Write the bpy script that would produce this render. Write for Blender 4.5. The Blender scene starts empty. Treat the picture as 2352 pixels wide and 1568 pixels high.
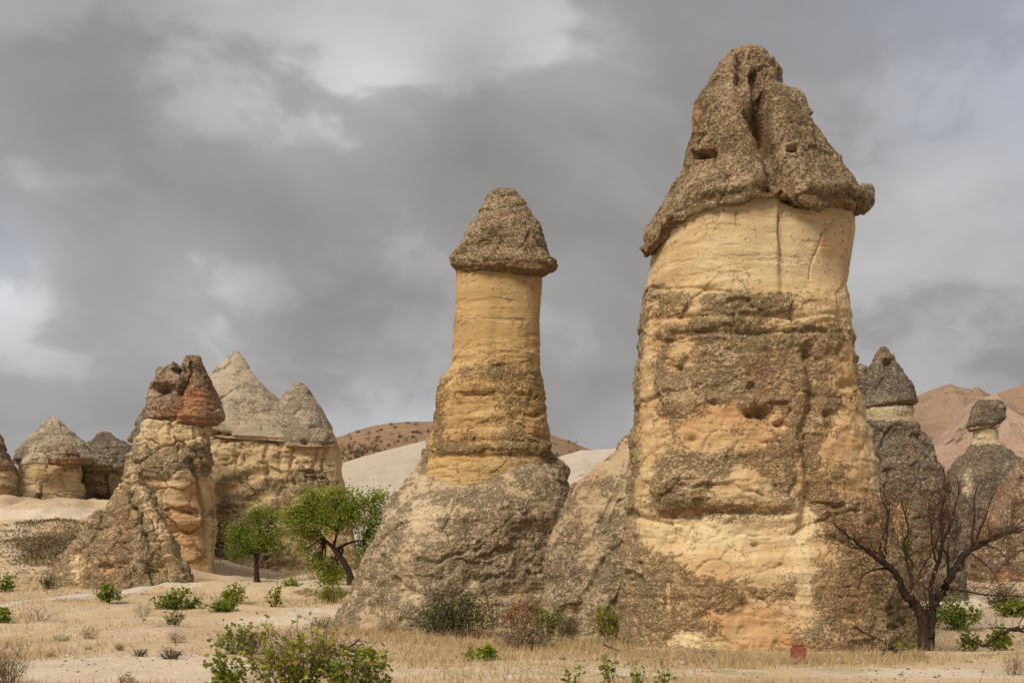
import bpy, math, random
import numpy as np

# ------------------------------------------------------------------ camera
FPX = 40.0 / 36.0 * 1024      # focal length in pixels of a 1024 wide picture
HY, CZ = 600.0, 1.6           # row of the horizon, eye height
K = 2352 / 1024.0             # the layout below is noted on a 2352 wide tracing
scene = bpy.context.scene
cam_data = bpy.data.cameras.new('camera')
cam_data.lens = 40; cam_data.sensor_width = 36
cam_data.shift_y = (HY - 341) / 1024
cam_data.clip_end = 3000
cam = bpy.data.objects.new('camera', cam_data)
cam.location = (0, 0, CZ); cam.rotation_euler = (math.radians(90), 0, 0)
scene.collection.objects.link(cam); scene.camera = cam

# ------------------------------------------------------------------ sun, sky, exposure
SUN_EL, SUN_AZ = math.radians(47), math.radians(-38)   # azimuth: behind the camera, to the left
sun_data = bpy.data.lights.new('sun', 'SUN')
sun_data.energy = 1.5; sun_data.angle = math.radians(24); sun_data.color = (1.0, 0.90, 0.76)
sun = bpy.data.objects.new('sun', sun_data)
sun.rotation_euler = (math.radians(90) - SUN_EL, 0, SUN_AZ)
scene.collection.objects.link(sun)

scene.view_settings.view_transform = 'Standard'
scene.view_settings.look = 'None'
scene.view_settings.exposure = 1.3
scene.view_settings.gamma = 1.0
scene.cycles.use_denoising = True
scene.cycles.max_bounces = 4
scene.cycles.diffuse_bounces = 2
scene.cycles.use_adaptive_sampling = True
scene.cycles.adaptive_threshold = 0.02
scene.cycles.transparent_max_bounces = 4


class NT:
    """small helper to write node trees"""
    def __init__(self, tree):
        self.t = tree; tree.nodes.clear()
    def n(self, kind, **kw):
        nd = self.t.nodes.new(kind)
        for k, v in kw.items():
            if k.startswith('i_'):
                key = k[2:]
                key = int(key) if key.isdigit() else key.replace('_', ' ')
                self.put(nd.inputs[key], v)
            else:
                setattr(nd, k, v)
        return nd
    def put(self, sock, v):
        if isinstance(v, bpy.types.NodeSocket):
            self.t.links.new(v, sock)
        elif isinstance(v, (tuple, list)) and len(v) == 3 and sock.type == 'RGBA':
            sock.default_value = (*v, 1)
        else:
            sock.default_value = v
    def math(self, op, a, b=0.0, c=None, clamp=False):
        m = self.t.nodes.new('ShaderNodeMath'); m.operation = op; m.use_clamp = clamp
        self.put(m.inputs[0], a); self.put(m.inputs[1], b)
        if c is not None: self.put(m.inputs[2], c)
        return m.outputs[0]
    def mix(self, f, a, b, mode='MIX'):
        m = self.t.nodes.new('ShaderNodeMix'); m.data_type = 'RGBA'; m.blend_type = mode
        self.put(m.inputs['Factor'], f); self.put(m.inputs[6], a); self.put(m.inputs[7], b)
        return m.outputs[2]
    def ramp(self, f, stops, interp='LINEAR'):
        r = self.t.nodes.new('ShaderNodeValToRGB'); r.color_ramp.interpolation = interp
        el = r.color_ramp.elements
        while len(el) < len(stops): el.new(0.5)
        for e, (p, c) in zip(el, stops):
            e.position = p; e.color = (*c, 1) if isinstance(c, (tuple, list)) else (c, c, c, 1)
        self.put(r.inputs[0], f)
        return r.outputs[0]
    def noise(self, vec, scale, detail=4, rough=.55, dist=0.0):
        return self.n('ShaderNodeTexNoise', i_Vector=vec, i_Scale=scale, i_Detail=detail,
                      i_Roughness=rough, i_Distortion=dist).outputs['Fac']
    def mapping(self, vec, scale=(1, 1, 1), rot=(0, 0, 0), loc=(0, 0, 0)):
        m = self.n('ShaderNodeMapping', i_Vector=vec, i_Scale=scale, i_Rotation=rot, i_Location=loc)
        return m.outputs[0]
    def attr(self, name):
        return self.n('ShaderNodeAttribute', attribute_name=name).outputs['Fac']
    def smooth(self, v, lo, hi):
        m = self.n('ShaderNodeMapRange', interpolation_type='SMOOTHSTEP', i_Value=v)
        m.inputs[1].default_value = lo; m.inputs[2].default_value = hi
        return m.outputs[0]


def pix_dir(fx, fy):
    v = np.array([(fx / K - 512) / FPX, 1.0, (HY - fy / K) / FPX])
    return tuple(v / np.linalg.norm(v))


def build_world():
    w = bpy.data.worlds.new('World'); scene.world = w; w.use_nodes = True
    t = NT(w.node_tree)
    sky = t.n('ShaderNodeTexSky', sky_type='NISHITA', sun_disc=False)
    sky.sun_elevation = SUN_EL; sky.sun_rotation = math.radians(180) + SUN_AZ * -1
    sky.air_density = 1.2; sky.dust_density = 2.0
    d = t.n('ShaderNodeTexCoord').outputs['Generated']
    s = t.n('ShaderNodeSeparateXYZ', i_Vector=d)
    # clouds lie on a layer overhead: project the direction onto it
    zz = t.math('MAXIMUM', t.math('ADD', s.outputs[2], 0.55), 0.1)
    px = t.math('DIVIDE', s.outputs[0], zz); py = t.math('DIVIDE', s.outputs[1], zz)
    p = t.n('ShaderNodeCombineXYZ', i_0=px, i_1=py, i_2=t.math('MULTIPLY', s.outputs[2], 1.0)).outputs[0]
    warp = t.n('ShaderNodeTexNoise', i_Vector=p, i_Scale=1.6, i_Detail=4.0, i_Roughness=.5).outputs['Color']
    pw = t.n('ShaderNodeMix', data_type='VECTOR', factor_mode='UNIFORM')
    pw = t.n('ShaderNodeVectorMath', operation='MULTIPLY_ADD', i_0=warp, i_1=(.35, .35, .35), i_2=p).outputs[0]
    big = t.noise(t.mapping(pw, (1, 1, 1), loc=(3.1, 1.7, 0)), 2.0, 3.0, .45)
    mid = t.noise(t.mapping(pw, (1, 1.0, 1), loc=(7.3, 2.2, 0)), 3.6, 5.0, .50)
    # openings in the cover where the light comes through
    def blob(fx, fy, r, amp):
        dn = t.n('ShaderNodeVectorMath', operation='DISTANCE', i_0=d, i_1=pix_dir(fx, fy)).outputs['Value']
        return t.math('MULTIPLY', t.smooth(dn, r, 0.0), amp)
    br = 0.0
    for b in SKY_BLOBS:
        br = t.math('ADD', br, blob(*b))
    # break up the openings with the cloud noise
    shade = t.math('ADD', t.math('MULTIPLY', big, 0.55), t.math('MULTIPLY', mid, 0.45))
    shade = t.math('ADD', shade, t.math('MULTIPLY', br, t.math('ADD', 0.35, t.math('MULTIPLY', mid, 1.3))))
    fine = t.noise(t.mapping(pw, (1, 1.15, 1), loc=(2.3, 5.2, 0)), 9.0, 6.0, .55)
    edge = t.smooth(t.math('ADD', t.math('MULTIPLY', mid, .75), t.math('MULTIPLY', fine, .25)), .465, .545)      # billow edges
    shade = t.math('ADD', shade, t.math('MULTIPLY', t.math('SUBTRACT', edge, .5), t.math('ADD', .10, t.math('MULTIPLY', t.math('MAXIMUM', br, 0.0), .60))))
    shade = t.math('ADD', shade, t.math('MULTIPLY', t.math('SUBTRACT', fine, .5), .22))
    cloud = t.ramp(shade, [(0.24, (.104, .100, .099)), (0.38, (.127, .122, .121)), (0.50, (.150, .145, .145)),
                           (0.62, (.178, .174, .176)), (0.78, (.220, .218, .222)), (1.0, (.275, .275, .28))])
    # thin places let a little of the blue sky through
    thin = t.math('MULTIPLY', t.smooth(t.noise(t.mapping(pw, loc=(1.9, 8.2, 0)), 1.7, 4.0, .5), .50, .68), .16)
    cl10 = t.n('ShaderNodeVectorMath', operation='SCALE', i_0=cloud, i_Scale=10.0).outputs[0]
    col = t.mix(thin, cl10, sky.outputs[0])
    bg = t.n('ShaderNodeBackground', i_Color=col, i_Strength=0.1)
    t.n('ShaderNodeOutputWorld', i_Surface=bg.outputs[0])


SKY_BLOBS = [  # (x, y, angular size, how much brighter or darker)
    (1000, 150, .26, .17), (600, 180, .13, .16), (780, 230, .09, .18), (1320, 190, .10, .20),
    (930, 255, .07, .18), (440, 700, .11, .28), (10, 630, .09, .26), (90, 820, .12, .08),
    (1050, 520, .24, -.06), (500, 450, .30, -.14), (1450, 420, .18, -.08), (900, 930, .10, .10), (1380, 1000, .10, .12),
    (200, 200, .22, .12), (2250, 500, .26, .10), (1150, 330, .12, -.14), (850, 760, .14, -.06)]
build_world()

# ------------------------------------------------------------------ noise
_rng = np.random.default_rng(11)
_L = _rng.random((64, 64, 64)).astype(np.float32) * 2 - 1
_ROT = np.array([[0.36, 0.48, -0.8], [-0.8, 0.6, 0.0], [0.48, 0.64, 0.6]], dtype=np.float32)


def vnoise(p):
    i = np.floor(p).astype(np.int32); f = (p - i).astype(np.float32)
    f = f * f * f * (f * (f * 6 - 15) + 10)
    a = i & 63; b = (i + 1) & 63
    x0, y0, z0 = a[..., 0], a[..., 1], a[..., 2]; x1, y1, z1 = b[..., 0], b[..., 1], b[..., 2]
    fx, fy, fz = f[..., 0], f[..., 1], f[..., 2]
    c00 = _L[x0, y0, z0] * (1 - fx) + _L[x1, y0, z0] * fx
    c10 = _L[x0, y1, z0] * (1 - fx) + _L[x1, y1, z0] * fx
    c01 = _L[x0, y0, z1] * (1 - fx) + _L[x1, y0, z1] * fx
    c11 = _L[x0, y1, z1] * (1 - fx) + _L[x1, y1, z1] * fx
    return (c00 * (1 - fy) + c10 * fy) * (1 - fz) + (c01 * (1 - fy) + c11 * fy) * fz


def fbm(p, s, octv=4, seed=0.0, st=(1, 1, 1), gain=.5):
    q = (p * np.array(st, np.float32) * s + np.float32(seed * 7.31 + 3.7)).astype(np.float32)
    out = 0; a = 1.0; tot = 0
    for o in range(octv):
        out = out + a * vnoise(q); tot += a; a *= gain
        q = (q @ _ROT.T if st == (1, 1, 1) else q) * np.float32(2.03) + np.float32(11.7)
    return out / tot * 1.6


def sstep(v, lo, hi):
    t = np.clip((v - lo) / (hi - lo), 0, 1)
    return t * t * (3 - 2 * t)


# ------------------------------------------------------------------ object helpers
COL = scene.collection


def tag(o, label=None, cat=None, group=None, kind=None):
    if label: o['label'] = label
    if cat: o['category'] = cat
    if group: o['group'] = group
    if kind: o['kind'] = kind
    return o


def thing(name, label, cat, loc, group=None):
    o = bpy.data.objects.new(name, None); o.empty_display_size = .3
    COL.objects.link(o); o.location = loc
    return tag(o, label, cat, group)


def mesh_obj(name, verts, faces, mat, parent=None, attrs=None, smooth=True, origin=None):
    verts = np.asarray(verts, dtype=np.float64)
    org = np.array(parent.location if parent is not None else (origin if origin is not None else (0, 0, 0)))
    if parent is not None and parent.parent is not None:
        org = org + np.array(parent.parent.location)
    me = bpy.data.meshes.new(name)
    fl = np.asarray(faces, dtype=np.int32)
    me.from_pydata((verts - org).astype(np.float32), [], fl)
    for k, v in (attrs or {}).items():
        at = me.attributes.new(k, 'FLOAT', 'POINT')
        at.data.foreach_set('value', np.asarray(v, dtype=np.float32).ravel())
    if smooth:
        me.polygons.foreach_set('use_smooth', np.ones(len(me.polygons), dtype=bool))
    me.update()
    me.materials.append(mat)
    o = bpy.data.objects.new(name, me); COL.objects.link(o)
    if parent is not None: o.parent = parent
    elif origin is not None: o.location = origin
    return o


def fpt(fx, fy, D):
    """tracing point -> world point at distance D"""
    return np.array([(fx / K - 512) / FPX * D, D, CZ + (HY - fy / K) / FPX * D])


# ------------------------------------------------------------------ materials
def new_mat(name):
    m = bpy.data.materials.new(name); m.use_nodes = True
    return m, NT(m.node_tree)


def rock_material(name, tuff_a, tuff_b, stain, c_dark, c_mid, c_light, speck=12.0, bump=.09, strata=3.0, lichen=.0):
    m, t = new_mat(name)
    co = t.n('ShaderNodeTexCoord').outputs['Object']
    n1 = t.noise(co, 0.9, 4.0, .6)
    n2 = t.noise(co, speck, 3.0, .68)
    n2b = t.noise(t.mapping(co, (1, 1, 1.5), loc=(4, 9, 2)), speck * .40, 3.0, .62)
    ns = t.noise(t.mapping(co, (.5, .5, strata), loc=(3, 1, 5)), 1.1, 4.0, .62)
    nst = t.noise(t.mapping(co, (1.6, 1.6, .12), loc=(8, 1, 5)), 1.0, 3.0, .6)      # rain streaks
    vor = t.n('ShaderNodeTexVoronoi', i_Vector=t.mapping(co, (1, 1, 1.7)), i_Scale=speck * .38).outputs['Distance']
    crust, stn = t.attr('crust'), t.attr('stain')
    pale = t.attr('pale')
    f = t.math('ADD', t.math('MULTIPLY', ns, .65), t.math('MULTIPLY', n1, .35))
    tuff = t.mix(t.smooth(f, .36, .64), tuff_a, tuff_b)
    tuff = t.mix(t.math('MULTIPLY', t.smooth(nst, .45, .72), .38), tuff, tuple(.45 * a + .35 * b for a, b in zip(tuff_a, stain)))
    sf = t.math('MULTIPLY', stn, t.smooth(t.math('ADD', t.math('MULTIPLY', n1, .6), t.math('MULTIPLY', n2b, .4)), .30, .62), clamp=True)
    tuff = t.mix(sf, tuff, stain)
    tuff = t.mix(t.math('MULTIPLY', pale, .8), tuff, tuple(min(.75, x * 1.25 + .05) for x in tuff_b))
    tuff = t.mix(t.math('MULTIPLY', t.smooth(n2, .40, .26), .25), tuff, tuple(x * .55 for x in tuff_a))
    # weathered crust: fine dark and light grains
    g = t.math('ADD', t.math('MULTIPLY', n2, .62), t.math('MULTIPLY', n2b, .38))
    g = t.math('ADD', g, t.math('MULTIPLY', t.math('SUBTRACT', n1, .5), .35))
    cc = t.ramp(g, [(.375, c_dark), (.45, tuple(.45 * a + .55 * b for a, b in zip(c_dark, c_mid))), (.525, c_mid), (.60, c_light), (.70, tuple(min(.7, x * 1.35) for x in c_light))])
    cc = t.mix(t.math('MULTIPLY', stn, .5), cc, tuple(.5 * a + .5 * b for a, b in zip(stain, c_mid)))
    cm = t.math('ADD', crust, t.math('MULTIPLY', t.math('SUBTRACT', g, .5), 2.8))
    cm = t.smooth(cm, .18, .86)
    col = t.mix(cm, tuff, cc)
    if lichen:
        lm = t.math('MULTIPLY', t.smooth(t.noise(co, 1.1, 5.0, .6), .52, .66), t.math('MULTIPLY', cm, lichen))
        col = t.mix(lm, col, (.10, .095, .03))
    pit = t.math('MULTIPLY', t.smooth(vor, .26, .10), t.math('MULTIPLY', cm, t.smooth(n2b, .46, .60)))
    col = t.mix(t.math('MULTIPLY', pit, .75), col, tuple(x * .45 for x in c_dark))
    h = t.math('ADD', t.math('MULTIPLY', g, t.math('ADD', .30, t.math('MULTIPLY', cm, 1.2))), t.math('MULTIPLY', ns, t.math('ADD', .12, t.math('MULTIPLY', cm, .3))))
    h = t.math('SUBTRACT', h, t.math('MULTIPLY', pit, .8))
    bp = t.n('ShaderNodeBump', i_Strength=1.0, i_Distance=bump * 1.25, i_Height=h)
    bs = t.n('ShaderNodeBsdfPrincipled', i_Base_Color=col, i_Roughness=.95, i_Normal=bp.outputs[0])
    bs.inputs['Specular IOR Level'].default_value = .12
    t.n('ShaderNodeOutputMaterial', i_Surface=bs.outputs[0])
    return m


M_BIG = rock_material('tuff_golden', (.46, .315, .155), (.61, .455, .265), (.50, .265, .12), (.125, .088, .050), (.345, .245, .138), (.51, .395, .24), 12.0)
M_BIGCAP = rock_material('cap_brown', (.30, .185, .095), (.38, .25, .135), (.33, .165, .08), (.120, .084, .052), (.315, .222, .132), (.45, .34, .215), 12.0, lichen=.3)
M_MID = rock_material('tuff_ochre', (.45, .295, .125), (.55, .385, .19), (.41, .225, .095), (.16, .112, .060), (.33, .225, .115), (.46, .35, .205), 12.0)
M_MOUND = rock_material('tuff_mound', (.43, .325, .20), (.51, .405, .265), (.40, .235, .12), (.115, .086, .056), (.335, .252, .160), (.50, .40, .27), 11.0)
M_LEFT = rock_material('tuff_left', (.45, .315, .168), (.55, .425, .25), (.52, .285, .135), (.13, .099, .066), (.335, .246, .150), (.47, .37, .24), 7.0, .13)
M_CONE = rock_material('cone_pale', (.40, .325, .232), (.47, .39, .285), (.38, .22, .11), (.19, .15, .107), (.37, .298, .208), (.47, .385, .28), 7.0, .10, 4.0)
M_RCAP = rock_material('cap_red', (.38, .21, .115), (.41, .26, .15), (.40, .175, .08), (.125, .095, .068), (.31, .22, .145), (.43, .345, .245), 7.0, .13)
M_GREY = rock_material('cap_grey', (.40, .33, .205), (.50, .42, .27), (.42, .225, .11), (.075, .062, .047), (.19, .152, .110), (.33, .27, .195), 9.0, .11)


def leaf_material(name, stops, trans=.35, tcol=None):
    m, t = new_mat(name)
    a = t.attr('tint')
    col = t.ramp(a, stops)
    df = t.n('ShaderNodeBsdfPrincipled', i_Base_Color=col, i_Roughness=.55)
    df.inputs['Specular IOR Level'].default_value = .25
    tr = t.n('ShaderNodeBsdfTranslucent', i_Color=t.mix(.5, col, tcol or (.25, .30, .03)))
    mx = t.n('ShaderNodeMixShader', i_Fac=trans, i_1=df.outputs[0], i_2=tr.outputs[0])
    t.n('ShaderNodeOutputMaterial', i_Surface=mx.outputs[0])
    return m


def bark_material(name, a, b, scale=6.0):
    m, t = new_mat(name)
    co = t.n('ShaderNodeTexCoord').outputs['Object']
    n = t.noise(t.mapping(co, (3, 3, .6)), scale, 5.0, .65)
    col = t.mix(t.smooth(n, .35, .65), a, b)
    bp = t.n('ShaderNodeBump', i_Strength=.8, i_Distance=.03, i_Height=n)
    bs = t.n('ShaderNodeBsdfPrincipled', i_Base_Color=col, i_Roughness=.9, i_Normal=bp.outputs[0])
    bs.inputs['Specular IOR Level'].default_value = .15
    t.n('ShaderNodeOutputMaterial', i_Surface=bs.outputs[0])
    return m


BARK = bark_material('bark_dark', (.024, .016, .012), (.070, .047, .034))
TWIGR = bark_material('twig_reddish', (.07, .036, .024), (.15, .085, .058), 12)
BARK2 = bark_material('bark_brown', (.05, .034, .024), (.13, .090, .062), 12)
TWIG = bark_material('twig_dry', (.12, .085, .06), (.24, .18, .125), 14)
STRAW = leaf_material('dry_stalk', [(0, (.34, .23, .11)), (.5, (.50, .37, .19)), (1, (.62, .50, .31))], .25, (.5, .38, .18))
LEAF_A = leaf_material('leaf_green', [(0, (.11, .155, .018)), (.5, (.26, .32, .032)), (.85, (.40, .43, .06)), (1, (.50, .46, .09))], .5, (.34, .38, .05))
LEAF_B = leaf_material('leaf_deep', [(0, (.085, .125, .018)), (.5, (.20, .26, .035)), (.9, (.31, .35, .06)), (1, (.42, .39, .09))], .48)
LEAF_V = leaf_material('leaf_vine', [(0, (.065, .115, .014)), (.4, (.15, .215, .022)), (.75, (.29, .32, .034)), (.92, (.44, .39, .07)), (1, (.40, .26, .08))], .45)
LEAF_Y = leaf_material('leaf_yellow', [(0, (.12, .16, .014)), (.5, (.26, .26, .022)), (1, (.46, .38, .045))], .4)
LEAF_G = leaf_material('leaf_greygreen', [(0, (.055, .058, .024)), (.5, (.11, .115, .050)), (1, (.24, .22, .12))], .2)
LEAF_O = leaf_material('leaf_orange', [(0, (.26, .08, .02)), (.5, (.46, .17, .045)), (1, (.56, .30, .09))], .3, (.5, .2, .04))
LEAF_D = leaf_material('leaf_dry', [(0, (.20, .09, .04)), (.5, (.38, .18, .07)), (1, (.50, .29, .12))], .25, (.45, .2, .06))
LEAF_S = leaf_material('scrub_brown', [(0, (.14, .10, .05)), (.5, (.23, .165, .085)), (1, (.34, .25, .13))], .15, (.3, .2, .1))


# ------------------------------------------------------------------ ground
def gz0(x, y):
    x = np.asarray(x, float); y = np.asarray(y, float)
    b = np.interp(y, [0, 33, 41, 46, 66, 78, 110, 200, 1200], [0, 0, .28, .6, 2.2, 3.0, 5.0, 9.0, 22])
    left = sstep(-x, 17, 33) * sstep(y, 62, 104) * 6.2
    return b + left


def gz(x, y):
    x = np.asarray(x, float); y = np.asarray(y, float)
    p = np.stack([x, y, np.zeros_like(x)], -1)
    k = sstep(y, 30, 70)
    lf = sstep(-x, 15, 30) * sstep(y, 60, 85)
    return gz0(x, y) + lf * (.55 * fbm(p, .16, 4, 8.0) - .7 * np.abs(fbm(p * np.array([1., .35, 1.]), .3, 3, 9.0)) + .3) + fbm(p, .22, 3, 1.0) * (.07 + .25 * k) + fbm(p, 1.1, 3, 2.0) * (.025 + .05 * k)


def proj(P):
    """world points -> tracing coordinates (used only to find where on a surface a feature lies)"""
    return (512 + FPX * P[..., 0] / P[..., 1]) * K, (HY - FPX * (P[..., 2] - CZ) / P[..., 1]) * K


def on_ground(fx, fv):
    """distance at which the ground is met behind a tracing point"""
    ys = np.linspace(15, 130, 2400)
    xs = (fx / K - 512) / FPX * ys
    rows = (HY - FPX * (gz0(xs, ys) - CZ) / ys) * K
    i = np.argmax(rows <= fv) if (rows <= fv).any() else len(ys) - 1
    return float(ys[i])


def gpt(fx, fv, dy=0.0):
    D = on_ground(fx, fv) + dy
    x = (fx / K - 512) / FPX * D
    return np.array([x, D, float(gz(x, D))])


def seg_dist(U, V, pts):
    best = np.full(U.shape, 1e9)
    for (x0, y0), (x1, y1) in zip(pts[:-1], pts[1:]):
        dx, dy = x1 - x0, y1 - y0
        t = np.clip(((U - x0) * dx + (V - y0) * dy) / (dx * dx + dy * dy + 1e-9), 0, 1)
        best = np.minimum(best, np.hypot(U - x0 - t * dx, V - y0 - t * dy))
    return best


def blob(U, V, x, y, rx, ry, p=2):
    return np.exp(-(np.abs((U - x) / rx) ** p + np.abs((V - y) / ry) ** p))


def ground_material():
    m, t = new_mat('dry_earth')
    co = t.n('ShaderNodeTexCoord').outputs['Object']
    n1 = t.noise(co, .16, 6.0, .6); n2 = t.noise(t.mapping(co, (1, .5, 1), loc=(5, 2, 0)), .9, 6.0, .65)
    n3 = t.noise(co, 7.0, 5.0, .7); n4 = t.noise(t.mapping(co, (1, .35, 1), loc=(1, 7, 0)), 3.2, 5.0, .6)
    path, scrub, green = t.attr('path'), t.attr('scrub'), t.attr('green')
    f = t.math('ADD', t.math('MULTIPLY', n1, .5), t.math('MULTIPLY', n2, .5))
    col = t.ramp(f, [(.34, (.42, .30, .175)), (.46, (.50, .375, .235)), (.55, (.55, .43, .29)), (.68, (.60, .485, .355))])
    col = t.mix(t.math('MULTIPLY', t.smooth(n3, .50, .28), .55), col, (.25, .17, .09))
    col = t.mix(t.math('MULTIPLY', t.smooth(n4, .56, .70), .40), col, (.27, .185, .09))
    pf = t.smooth(t.math('ADD', path, t.math('MULTIPLY', t.math('SUBTRACT', n4, .5), 1.1)), .35, .65)
    pc = t.mix(t.smooth(n3, .35, .65), (.52, .42, .31), (.64, .54, .42))
    col = t.mix(pf, col, pc)
    nm = t.noise(t.mapping(co, (1, .6, 1), loc=(9, 3, 0)), .35, 5.0, .6)
    col = t.mix(t.math('MULTIPLY', t.smooth(nm, .52, .64), .6), col, (.50, .385, .30))
    gf = t.math('MULTIPLY', green, t.smooth(n2, .47, .62), clamp=True)
    col = t.mix(t.math('MULTIPLY', gf, .55), col, (.20, .19, .055))
    sf = t.smooth(t.math('ADD', scrub, t.math('MULTIPLY', t.math('SUBTRACT', t.noise(t.mapping(co, (1, 1, 2.5)), 1.1, 6.0, .7), .5), 2.2)), .5, .9)
    col = t.mix(sf, col, (.22, .155, .082))
    h = t.math('ADD', t.math('MULTIPLY', n3, .6), n4)
    bp = t.n('ShaderNodeBump', i_Strength=.7, i_Distance=.06, i_Height=h)
    bs = t.n('ShaderNodeBsdfPrincipled', i_Base_Color=col, i_Roughness=.97, i_Normal=bp.outputs[0])
    bs.inputs['Specular IOR Level'].default_value = .08
    t.n('ShaderNodeOutputMaterial', i_Surface=bs.outputs[0])
    return m


M_GROUND = ground_material()


def build_ground():
    ny, nx = 420, 420
    ys = np.concatenate([np.linspace(-20, 14, 25)[:-1], 14 * (130 / 14) ** np.linspace(0, 1, ny - 64), np.geomspace(135, 1500, 40)])
    s = np.linspace(-1, 1, nx)
    Y, S = np.meshgrid(ys, s, indexing='ij')
    X = S * (18 + .62 * np.maximum(Y, 0))
    P = np.stack([X, Y, gz(X, Y)], -1)
    U, V = proj(P)
    V = np.where(Y < 3, 3000, V)
    pth = np.maximum.reduce([
        blob(U, V, 330, 1540, 420, 46), blob(U, V, 640, 1430, 160, 20), blob(U, V, 720, 1405, 90, 14) * .9,
        blob(U, V, 1250, 1545, 520, 20) * .85, blob(U, V, 2150, 1545, 350, 16) * .8, blob(U, V, 2230, 1385, 90, 14),
        blob(U, V, 2300, 1425, 80, 12), blob(U, V, 40, 1240, 34, 44) * 1.1, blob(U, V, 120, 1180, 110, 17) * 1.1, blob(U, V, 20, 1180, 60, 16),
        blob(U, V, 420, 1340, 60, 12) * .9, blob(U, V, 650, 1328, 120, 10)])
    pth = np.where(Y > 3, pth, .3)
    scr = blob(U, V, 120, 1255, 100, 48) * .9 + blob(U, V, 60, 1300, 120, 30) * .35 + blob(U, V, 30, 1215, 60, 16) * .35 + blob(U, V, 60, 1345, 120, 14) * .5 + blob(U, V, 700, 1362, 70, 9) * .9
    scr += blob(U, V, 370, 1447, 60, 9) * .7
    grn = blob(U, V, 1600, 1535, 420, 24) + blob(U, V, 800, 1440, 90, 14) + blob(U, V, 1100, 1490, 200, 26) * .5 + .25
    # the small cut bank in front of the round tree, and the mound under the dead bush
    P[..., 2] += blob(U, V, 700, 1352, 110, 7) * .30 + blob(U, V, 375, 1447, 55, 9) * .22
    i = np.arange((len(ys) - 1) * (nx - 1)); r = i // (nx - 1); c = i % (nx - 1); a = r * nx + c
    o = mesh_obj('ground', P.reshape(-1, 3), np.stack([a, a + 1, a + nx + 1, a + nx], -1), M_GROUND,
                 attrs={'path': pth, 'scrub': np.clip(scr, 0, 1), 'green': grn})
    tag(o, kind='structure')


build_ground()


def hill_material(name, stops, band, dark, dscale=.12, relief=1.6):
    m, t = new_mat(name)
    co = t.n('ShaderNodeTexCoord').outputs['Object']
    n = t.noise(t.mapping(co, (.5, .5, 1.6)), .045, 6.0, .6)
    st = t.noise(t.mapping(co, (.06, .06, 1.3)), .5, 5.0, .6)
    n3 = t.noise(co, .5, 6.0, .7)
    col = t.ramp(t.math('ADD', t.math('MULTIPLY', n, .6), t.math('MULTIPLY', st, .4)), stops)
    col = t.mix(t.math('MULTIPLY', t.smooth(st, .54, .66), band[3]), col, band[:3])
    dk = t.math('MULTIPLY', t.smooth(t.noise(co, dscale, 5.0, .65), .55, .68), t.smooth(n3, .40, .60))
    col = t.mix(t.math('MULTIPLY', dk, t.attr('scrub')), col, dark)  # dark scrub patches, and on gullied hills the painted gully shade
    col = t.mix(t.math('MULTIPLY', t.smooth(n3, .5, .3), .35), col, tuple(x * .6 for x in stops[0][1]))
    bp = t.n('ShaderNodeBump', i_Strength=1.0, i_Distance=relief, i_Height=t.math('ADD', n3, st))
    bs = t.n('ShaderNodeBsdfPrincipled', i_Base_Color=col, i_Roughness=1.0, i_Normal=bp.outputs[0])
    bs.inputs['Specular IOR Level'].default_value = .05
    t.n('ShaderNodeOutputMaterial', i_Surface=bs.outputs[0])
    return m


M_HPINK = hill_material('hill_pink', [(.36, (.31, .205, .125)), (.5, (.36, .225, .15)), (.62, (.36, .26, .155))], (.42, .32, .215, .4), (.12, .085, .045))
M_HWHITE = hill_material('hill_white', [(.36, (.41, .345, .275)), (.5, (.45, .385, .312)), (.64, (.49, .425, .35))], (.44, .36, .27, .4), (.20, .14, .08), relief=.25)
M_HRED = hill_material('hill_red', [(.36, (.44, .27, .195)), (.48, (.52, .36, .265)), (.58, (.53, .42, .315)), (.68, (.56, .49, .35))], (.45, .28, .20, .55), (.16, .10, .06))
M_HTAN = hill_material('hill_tan', [(.36, (.30, .20, .135)), (.5, (.39, .265, .18)), (.64, (.45, .325, .225))], (.36, .225, .15, .6), (.12, .075, .045))


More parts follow.
